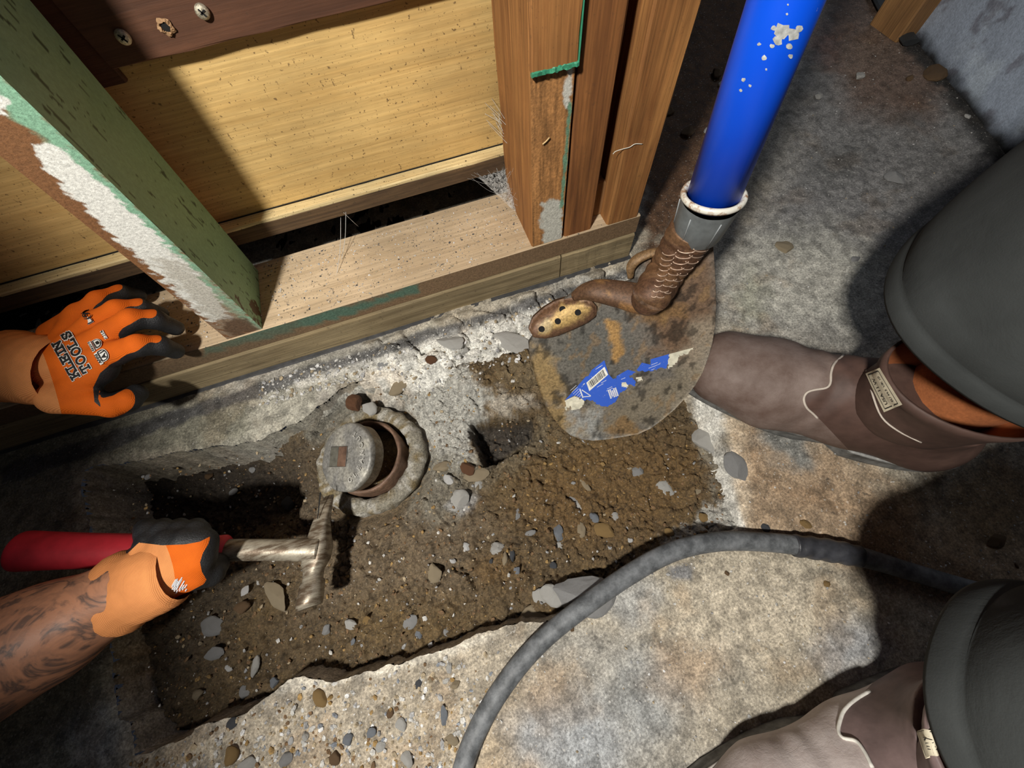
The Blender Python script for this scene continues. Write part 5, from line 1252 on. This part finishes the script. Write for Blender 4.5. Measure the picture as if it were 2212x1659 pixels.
sm = body.modifiers.new('smooth', 'SUBSURF'); sm.levels = 1; sm.render_levels = 1
sel = (V[Q].mean(1)[:, 0] < -.86)
shV = V+0; 
cen = np.array([-1.0, 0, .5]); 
def tee(Q_): return np.minimum(bodyf(Q_)-.008, 9)+np.where(Q_[:, 0] > -.84, (Q_[:, 0]+.84)*1.2, 0)+np.where(Q_[:, 2] > .68, (Q_[:, 2]-.68), 0)
V2, Q2 = surfnet(tee, (-1.38, -.36, .0), (-.70, .36, .80), .012)
mk('t_shirt', V2, Q2, m_plain('dark_cotton', (.03, .032, .036), .9, 0, 300, .3), wk, smooth=True)

# glove print
def drape(bv, parent, name, mat, shapes, off):
    mb = MB(); ok = True
    for pts_, faces in shapes:
        H_ = [hit(bv, u, v, off) for u, v in pts_]
        if any(h is None for h in H_): continue
        mb.add(H_, faces)
    return mb.build(name, mat, parent)
SER = {'K': [[(0, 0), (0, 1)], [(.10, .45), (.62, 1)], [(.25, .6), (.68, 0)], [(-.16, 0), (.18, 0)], [(-.16, 1), (.18, 1)], [(.46, 1), (.78, 1)], [(.50, 0), (.84, 0)]],
       'L': [[(0, 0), (0, 1)], [(-.16, 1), (.2, 1)], [(-.16, 0), (.58, 0)], [(.58, 0), (.58, .3)]],
       'E': [[(0, 0), (0, 1)], [(-.16, 1), (.56, 1)], [(-.16, 0), (.6, 0)], [(.0, .5), (.38, .5)], [(.58, 0), (.6, .26)], [(.56, 1), (.56, .76)], [(.38, .36), (.38, .64)]],
       'I': [[(.1, 0), (.1, 1)], [(-.08, 0), (.28, 0)], [(-.08, 1), (.28, 1)]],
       'N': [[(0, 0), (0, 1)], [(0, 1), (.62, 0)], [(.62, 0), (.62, 1)], [(-.16, 0), (.16, 0)], [(-.16, 1), (.05, 1)], [(.46, 1), (.78, 1)]],
       'T': [[(.3, 0), (.3, 1)], [(-.05, 1), (.65, 1)], [(-.05, 1), (-.07, .7)], [(.65, 1), (.67, .7)], [(.12, 0), (.48, 0)]],
       'O': [[(.34+.34*math.cos(a), .5+.5*math.sin(a)) for a in np.linspace(0, 2*math.pi, 19)]],
       'S': [[(.56, .78), (.52, .95), (.30, 1.0), (.08, .92), (.03, .74), (.15, .58), (.40, .46), (.56, .30), (.50, .09), (.28, 0), (.08, .05), (.02, .24)], [(.56, .72), (.56, 1.0)], [(.02, .30), (.02, 0)]]}
def word_shapes(word, o, d, upv, ht_, adv, w_):
    out = []; d = np.array(d, float); d /= np.linalg.norm(d); upv = np.array(upv, float); upv /= np.linalg.norm(upv); x = 0
    for ch in word:
        for st_ in SER[ch]:
            p = [np.array(o)+d*(x+a*ht_*1.12)+upv*b*ht_ for a, b in st_]
            for i in range(len(p)-1):
                a, b = p[i], p[i+1]; t = (b-a); L_ = np.linalg.norm(t)
                if L_ < 1e-6: continue
                t /= L_; nn = np.array([-t[1], t[0]])*w_/2; a2 = a-t*w_*.5; b2 = b+t*w_*.5; m = max(1, int(L_/4)); pts_ = []
                for k in range(m+1): c = a2+(b2-a2)*k/m; pts_ += [c-nn, c+nn]
                out.append((pts_, [(2*k, 2*k+1, 2*k+3, 2*k+2) for k in range(m)]))
        x += adv[ch]*ht_*1.22
    return out
ADV = {'K': .98, 'L': .86, 'E': .88, 'I': .50, 'N': 1.0, 'T': .84, 'O': .92, 'S': .7}
M_pw = m_plain('print_white', (.80, .79, .74), .7, 0, 300, .1, .1); M_pb = m_plain('print_black', (.01, .01, .01), .7, 0, 300, .1, .1)
for wd_, o_, h_ in (('KLEIN', (172, 809), 17.5), ('TOOLS', (197, 796), 18.5)):
    drape(bv1, g1, 'print_outline', M_pw, word_shapes(wd_, o_, (-.50, -.87), (-.87, .50), h_, ADV, 6.6), .0007)
    drape(bv1, g1, 'print_lettering', M_pb, word_shapes(wd_, o_, (-.50, -.87), (-.87, .50), h_, ADV, 3.9), .0012)
def text_shapes(s_, o, d, upv, size):
    GV, GF = glyph(s_, 1.0, .015); d = np.array(d, float); d /= np.linalg.norm(d); upv = np.array(upv, float); upv /= np.linalg.norm(upv)
    return [([np.array(o)+d*x*size+upv*y*size for x, y, _ in GV], GF)]
def plate_shape(o, d, upv, w_, h_, rnd=False):
    d = np.array(d, float); d /= np.linalg.norm(d); upv = np.array(upv, float); upv /= np.linalg.norm(upv)
    L_ = [(-w_/2, -h_/2), (w_/2, -h_/2)]+([(w_/2*math.cos(a), 0+h_*.5*math.sin(a)) for a in np.linspace(0, math.pi, 9)] if rnd else [(w_/2, h_/2), (-w_/2, h_/2)])
    p = [np.array(o)+d*a+upv*b for a, b in L_]; c = sum(p)/len(p)
    return [([c]+p, [(0, i+1, (i+1) % len(p)+1) for i in range(len(p))])]
D_, U_ = (-.5, -.87), (.87, -.5)
rd_, ru_ = (.55, .84), (.84, -.55)
sh_w = plate_shape((226, 764), rd_, ru_, 25, 20, True)+plate_shape((213, 741), rd_, ru_, 22, 18, True)+plate_shape((214, 779), rd_, ru_, 26, 9)+plate_shape((199, 750), rd_, ru_, 24, 8)+plate_shape((225, 724), rd_, ru_, 20, 7)+plate_shape((190, 686), (-.64, -.77), (-.77, .64), 26, 13)
sh_w = plate_shape((226, 766), (-.5, -.87), (.87, -.5), 25, 20, True)+plate_shape((213, 742), (-.5, -.87), (.87, -.5), 22, 18, True)+plate_shape((215, 774), D_, U_, 26, 8)+plate_shape((200, 749), D_, U_, 24, 7)+plate_shape((226, 724), D_, U_, 21, 7)+plate_shape((191, 685), D_, U_, 30, 14)
drape(bv1, g1, 'print_badges', M_pw, sh_w, .0012)
UL = (-.87, .5)
tx = text_shapes('A1', (226, 765), D_, UL, 15)+text_shapes('ANSI', (215, 774), D_, UL, 9.5)+text_shapes('EN388', (200, 749), D_, UL, 8)+text_shapes('4121A', (226, 724), D_, UL, 8)+text_shapes('L(9)', (191, 685), D_, UL, 19)
drape(bv1, g1, 'print_small_text', M_pb, tx, .0017)
def ring_shape(o, w_, h_):
    d = np.array(D_)/np.linalg.norm(D_); upv = np.array(U_)/np.linalg.norm(U_); out = []
    L_ = [(-w_/2, -h_/2), (w_/2, -h_/2)]+[(w_/2*math.cos(a), h_*.5*math.sin(a)) for a in np.linspace(0, math.pi, 11)]+[(-w_/2, -h_/2)]
    p = [np.array(o)+d*a+upv*b for a, b in L_]
    for a, b in zip(p[:-1], p[1:]):
        t = b-a; n_ = np.array([-t[1], t[0]])/max(1e-6, np.linalg.norm(t))*.8; out.append(([a-n_, a+n_, b+n_, b-n_], [(0, 1, 2, 3)]))
    return out
drape(bv1, g1, 'print_badge_borders', M_pb, ring_shape((226, 766), 20, 16)+ring_shape((213, 742), 18, 14)+plate_shape((213, 742), D_, U_, 8, 6), .0017)

# ---- the standing worker at the right: boots and trousers
st_ = root('person', (.42, -.12, 0)); tag(st_, 'worker crouching at the right, dark trouser legs over brown pull-on leather boots', 'person')
M_leather = NT('scuffed_brown_leather'); l1 = M_leather.noise(22, 6, .65); l2 = M_leather.noise(500, 4, .6); l3 = M_leather.vor(210, 'DISTANCE_TO_EDGE')
M_leather = M_leather.out(M_leather.mix(M_leather.ramp(l1, [(.35, 0.), (.68, 1.)]), (.105, .066, .052), (.215, .165, .145)), .62, M_leather.bump(M_leather.noise(75, 6, .7, M_leather.map((1, 1, 1)), dist=1.6), .35, .0016, M_leather.bump(l2, .3, .0006)), 0, .35)
M_leather_lit = NT('lit_scuffed_leather'); l1 = M_leather_lit.noise(22, 6, .65); l2 = M_leather_lit.noise(500, 4, .6)
M_leather_lit = M_leather_lit.out(M_leather_lit.mix(M_leather_lit.ramp(l1, [(.35, 0.), (.68, 1.)]), (.36, .29, .27), (.60, .54, .52)), .6, M_leather_lit.bump(M_leather_lit.noise(75, 6, .7, dist=1.6), .35, .0016, M_leather_lit.bump(l2, .3, .0006)), 0, .35)  # leather made paler to put the light on the lower boot into it
M_shaftl = m_plain('dark_brown_shaft_leather', (.075, .043, .034), .6, 0, 60, .4, .2, .001, .35)
M_soleg = m_plain('scuffed_grey_sole', (.13, .13, .125), .7, 0, 120, .8, .3); M_lin = m_plain('tan_lining', (.30, .095, .03), .75, 0, 90, .3, .2)
M_stitch = m_plain('pale_stitching', (.5, .44, .38), .7)
def boot(toe, heel, side, mat, lab, welt, tilt, seampoly, mat2):
    toe = np.array(toe, float); heel = np.array(heel, float); u = toe-heel; L_ = np.linalg.norm(u); u /= L_; k = L_/.30
    lat = np.cross([0, 0, 1.], u)
    def w3(x, y, z): return heel+u*x*k+lat*y*k+np.array([0, 0, z])
    def f(Q):
        q = Q-heel; X = (q@u)/k; Y = (q@lat)/k; Z = q[:, 2]; R = np.stack([X, Y, Z], 1); d = None
        for (a, b, ra, rb) in (((.042, 0, .045), (.12, .0, .045), .036, .038), ((.12, .0, .045), (.205, .004, .038), .039, .042), ((.205, .004, .037), (.255, .002, .036), .042, .036),
                               ((.205, -.016, .032), (.25, -.014, .031), .034, .031), ((.205, .020, .032), (.255, .016, .031), .034, .030), ((.12, -.010, .034), (.20, -.014, .032), .034, .034), ((.12, .010, .034), (.20, .018, .032), .034, .034), ((.045, -.008, .034), (.12, -.008, .034), .034, .033), ((.045, .008, .034), (.12, .008, .034), .034, .033), ((.068, 0, .06), (.076+tilt[0]*.04, tilt[1]*.04, .118), .042, .044), ((.10, 0, .075), (.165, .002, .055), .040, .034)):
            e = capsd(R, a, b, ra, rb); d = e if d is None else smin(d, e, .016)
        d = np.maximum(d, (.014-Z)); d = np.maximum(d, Z-.100)
        d = d+.0010*np.sin(X*260+3*np.sin(Y*60))*np.exp(-((X-.165)/.022)**2)*(Z > .03)
        return d
    c = (toe+heel)/2
    V, Q = surfnet(f, c-np.array([.22, .22, 0])-np.array([0, 0, .004]), c+np.array([.22, .22, .13]), .0028)
    ub, vb = proj(V); (V_a, T_a), (V_b, T_b) = clip(V, Q, sdpoly(ub, vb, seampoly)/20)
    b = mk('boot', V_a, T_a, mat, st_, smooth=True); b['label'] = lab
    mk('boot_quarter', V_b, T_b, mat2, b, smooth=True)['label'] = 'darker leather around the ankle'
    outl = []
    for t in np.linspace(0, 2*math.pi, 56, endpoint=False):
        x = .152+.160*math.cos(t); wv = .0445+.008*math.cos(t)-.010*math.exp(-((x-.115)/.03)**2)
        if x < .1: wv = .042
        y = (abs(math.sin(t))**.72)*math.copysign(1, math.sin(t))*wv+.003*math.sin(x*16); outl.append((x, y))
    prof = [(1.0, 0), (1.015, .004), (1.0, .011), (1.02, .016), (1.0, .020), (.93, .0215)]
    V2 = []; F2 = []; n = len(outl)
    for sc_, z in prof:
        for x, y in outl: V2.append(w3(.152+(x-.152)*sc_, y*sc_, z))
    for i in range(len(prof)-1):
        for j in range(n): F2.append((i*n+j, i*n+(j+1) % n, (i+1)*n+(j+1) % n, (i+1)*n+j))
    F2.append(tuple(range(n))[::-1]); F2.append(tuple((len(prof)-1)*n+j for j in range(n)))
    mk('sole', V2, F2, M_soleg, b, smooth=False)
    V3, F3 = tube([w3(.152+(x-.152)*1.005, y*1.005, .0205) for x, y in outl+outl[:1]], .0019, 6, 1, smooth=1, cap=False); mk('welt', V3, F3, m_plain('welt_'+side, welt, .6, 0, 160, .6), b, smooth=True)
    return b, w3, V, Q
def shaft(b, w3, tilt, zt, mat, side, bs=(.076, 0)):
    """leather tube above the ankle, with thickness, plus lining"""
    def ringp(t, rr, z, sq=.86):
        out = []
        for a in np.linspace(0, 2*math.pi, 48, endpoint=False):
            out.append((bs[0]+tilt[0]*(z-.08)+rr*math.cos(a)*1.08, bs[1]+tilt[1]*(z-.08)+rr*math.sin(a)*sq, z+.008*math.cos(a)*(z > zt-.02)*-1))
        return out
    rows = [(.040, .066), (.0465, .080), (.0482, .095), (.0495, .115), (.0515, .132), (.0545, zt-.012), (.0555, zt)]
    V = []; F_ = []
    for i, (rr, z) in enumerate(rows):
        for (x, y, zz) in ringp(0, rr, z): V.append(w3(x, y, zz)+np.array([0, 0, .0]))
    rows2 = [(.0530, zt), (.051, zt-.02), (.044, .09)]
    for rr, z in rows2:
        for (x, y, zz) in ringp(0, rr, z): V.append(w3(x, y, zz))
    n = 48; m = len(rows)+len(rows2)
    for i in range(m-1):
        for j in range(n): F_.append((i*n+j, i*n+(j+1) % n, (i+1)*n+(j+1) % n, (i+1)*n+j))
    mi = [0 if i < len(rows) else 1 for i in range(m-1) for j in range(n)]
    o = mk('boot_shaft', V, F_, None, b, smooth=True, mats=[mat, M_lin], mi=mi); o['label'] = 'dark leather shaft with tan lining'
    V = np.array(V)
    return o, V, F_
T1, T2 = (.10, .12), (.02, -.70)
M_quarter2 = m_plain('grey_brown_leather', (.17, .12, .115), .6, 0, 60, .4, .2, .001, .35)
b1, w1, V1, Q1 = boot(P(1462, 790, 0)*[1, 1, 0], P(2020, 985, 0)*[1, 1, 0], 'upper', M_leather, 'brown leather boot, toe behind the shovel blade', (.30, .30, .29), T1,
    [(1850, 752), (1822, 768), (1803, 785), (1795, 805), (1793, 828), (1783, 838), (1760, 842), (1743, 848), (1736, 862), (1742, 880), (1756, 893), (1775, 910), (1860, 1000), (1900, 1120), (2400, 1120), (2400, 600), (1900, 600)], M_shaftl)
s1, SV1, SF1 = shaft(b1, w1, T1, .152, M_shaftl, 'upper', (.098, .012))
b2, w2, V2_, Q2_ = boot([.020, -.248, 0], [.312, -.218, 0], 'lower', M_leather_lit, 'scuffed boot with light painted into its leather, cut off by the bottom edge', (.60, .57, .52), T2,
    [(1890, 1470), (1850, 1512), (1825, 1535), (1815, 1560), (1812, 1580), (1822, 1595), (1850, 1602), (1868, 1625), (1885, 1659), (1900, 1900), (2600, 1900), (2600, 1300), (1930, 1300)], M_quarter2)
s2, SV2, SF2 = shaft(b2, w2, T2, .156, M_quarter2, 'lower')
# seams
def seam(bvs, parent, pxs, r, mat, name='seam'):
    pts_ = []
    for (u, v) in pxs:
        h = None
        for bv in bvs:
            g = hit(bv, u, v, r*.4)
            if g is not None and (h is None or g[2] > h[2]): h = g
        if h is not None: pts_.append(h)
    if len(pts_) > 2: return mk(name, *tube(pts_, r, 6, 1, smooth=4), mat, parent, smooth=True)
bvb1 = bvhtree.BVHTree.FromPolygons([Vector(v) for v in V1], [tuple(q) for q in Q1]); bvs1 = bvhtree.BVHTree.FromPolygons([Vector(v) for v in SV1], [tuple(q) for q in SF1])
bvb2 = bvhtree.BVHTree.FromPolygons([Vector(v) for v in V2_], [tuple(q) for q in Q2_]); bvs2 = bvhtree.BVHTree.FromPolygons([Vector(v) for v in SV2], [tuple(q) for q in SF2])
seam([bvb1, bvs1], b1, [(1850, 752), (1822, 768), (1803, 785), (1795, 805), (1793, 828), (1783, 838), (1760, 842), (1743, 848), (1736, 862), (1742, 880), (1756, 893), (1766, 903)], .0011, M_stitch)
seam([bvb2, bvs2], b2, [(1880, 1494), (1850, 1512), (1825, 1535), (1815, 1560), (1812, 1580), (1822, 1595), (1850, 1602), (1868, 1625), (1885, 1659)], .0013, m_plain('white_stitching', (.72, .70, .64), .7))
seam([bvs1], s1, [(1905, 725), (1880, 760), (1872, 800), (1885, 850), (1905, 900), (1940, 930), (1990, 955)], .0008, M_stitch, 'shaft_seam')
# size tag on the shaft
def boottag(bv, par, corners, lines_):
    A_, B_, C_, D2 = [np.array(q, float) for q in corners]
    def q(s_, t): return (A_*(1-s_)+B_*s_)*(1-t)+(D2*(1-s_)+C_*s_)*t
    n = 8; pts_ = [hit(bv, *q(i/n, j/n), .0012) for j in range(n+1) for i in range(n+1)]
    if any(p is None for p in pts_):
        ok = [p for p in pts_ if p is not None]
        if len(ok) < 10: return
        pts_ = [p if p is not None else min(ok, key=lambda z: 0) for p in pts_]
    F_ = [(j*(n+1)+i, j*(n+1)+i+1, (j+1)*(n+1)+i+1, (j+1)*(n+1)+i) for j in range(n) for i in range(n)]
    o = mk('size_tag', pts_, F_, m_plain('cream_tag', (.62, .56, .42), .6, 0, 60, .35), par, smooth=True); o['label'] = 'cream size tag with black print'
    shp = []
    for s_, t, txt, size in lines_:
        GV, GF = glyph(txt, 1., .012); shp.append(([q(s_+x*size, t-y*size*1.35) for x, y, _ in GV], GF))
    for (a, b, c, d2) in ((.06, .15, .94, .15), (.06, .86, .94, .86), (.06, .15, .06, .86), (.94, .15, .94, .86)):
        w_ = .012; p0 = np.array([a, b]); p1_ = np.array([c, d2]); t_ = p1_-p0; nn_ = np.array([-t_[1], t_[0]]); nn_ = nn_/np.linalg.norm(nn_)*w_
        shp.append(([q(*(p0+(p1_-p0)*k/5+sg*nn_)) for k in range(6) for sg in (-1, 1)], [(2*k, 2*k+1, 2*k+3, 2*k+2) for k in range(5)]))
    drape(bv, o, 'tag_print', M_pb, shp, .0016)
boottag(bvs1, s1, [(1912, 889), (1873, 808), (1904, 795), (1952, 872)], [(.48, .34, 'USA 11 W', .155), (.48, .68, 'EU 44.5  UK 10', .105)])
boottag(bvs2, s2, [(2005, 1640), (1985, 1583), (2012, 1572), (2036, 1622)], [(.45, .5, '11 W', .22)])
# trousers
M_tr = NT('charcoal_work_cloth'); t1 = M_tr.noise(12, 4, .6); t2 = M_tr.noise(900, 3, .6); t3 = M_tr.noise(26, 5, .6, dist=.8)
M_tr = M_tr.out(M_tr.mix(M_tr.ramp(t1, [(.3, 0.), (.7, 1.)]), (.028, .031, .031), (.050, .055, .055)), .85, M_tr.bump(t2, .3, .0004, M_tr.bump(t3, .25, .003)), 0, .25)
def leg(path, rad, name, lab):
    p = catmull(np.hstack([np.array(path, float), np.array(rad, float)[:, None]]), 8); V = []; F_ = []; n = 72; m = len(p)
    def ringat(i, rr, dz=0):
        d = p[min(i+1, m-1), :3]-p[max(i-1, 0), :3]; d, a, b = frame_axes(d, (0, 1, 0)); out = []
        for k in range(n):
            t = 2*math.pi*k/n; w_ = 1+.035*math.sin(2*t+.5)+.02*math.sin(3*t+i*.25)+.012*math.sin(5*t+i*.6)
            out.append(p[i, :3]+(a*math.cos(t)+b*math.sin(t))*rr*w_+d*dz)
        return out
    rows = [ringat(0, p[0, 3]-.006, .02), ringat(0, p[0, 3]-.003, .001), ringat(0, p[0, 3], -.0005), ringat(0, p[0, 3]+.0008, .002), ringat(0, p[0, 3]+.0008, .0135), ringat(0, p[0, 3]-.0006, .0155), ringat(0, p[0, 3]+.0006, .0175)]
    for i in range(4, m): rows.append(ringat(i, p[i, 3]))
    for r_ in rows: V += r_
    for i in range(len(rows)-1):
        for k in range(n): F_.append((i*n+k, i*n+(k+1) % n, (i+1)*n+(k+1) % n, (i+1)*n+k))
    o = mk(name, V, F_, M_tr, st_, smooth=True); o['label'] = lab; return o
leg([(.389, .038, .184), (.389, .036, .25), (.394, .026, .34), (.41, .00, .46), (.47, -.06, .53), (.62, -.22, .50), (.80, -.42, .44)], [.093, .093, .094, .096, .100, .10, .115], 'trouser_leg', 'charcoal trouser leg over the upper boot')
leg([(.211, -.149, .184), (.221, -.157, .25), (.240, -.170, .34), (.31, -.21, .46), (.38, -.26, .52), (.56, -.38, .50), (.80, -.50, .44)], [.061, .064, .070, .088, .098, .10, .115], 'trouser_leg', 'charcoal trouser leg over the lower boot')
def legsf(Q):
    d = None
    for (a, b, r0, r1) in (((.400, .005, .08), (.40, .004, .2), .036, .038), ((.40, .005, .2), (.40, .0, .46), .038, .055), ((.40, .0, .46), (.80, -.42, .44), .06, .08), ((.240, -.212, .10), (.222, -.178, .17), .030, .032), ((.222, -.178, .17), (.30, -.20, .46), .032, .050), ((.30, -.20, .46), (.80, -.50, .44), .06, .08), ((.80, -.40, .44), (.80, -.52, .44), .09, .09), ((.80, -.46, .46), (.72, -.46, .85), .11, .12)):
        e = capsd(Q, a, b, r0, r1); d = e if d is None else smin(d, e, .02)
    return d
V, Q = surfnet(legsf, (.18, -.66, .05), (.96, .1, 1.0), .012)
mk('body', V, Q, m_plain('tan_sock_cloth', (.36, .115, .035), .9, 0, 500, .3), st_, smooth=True)
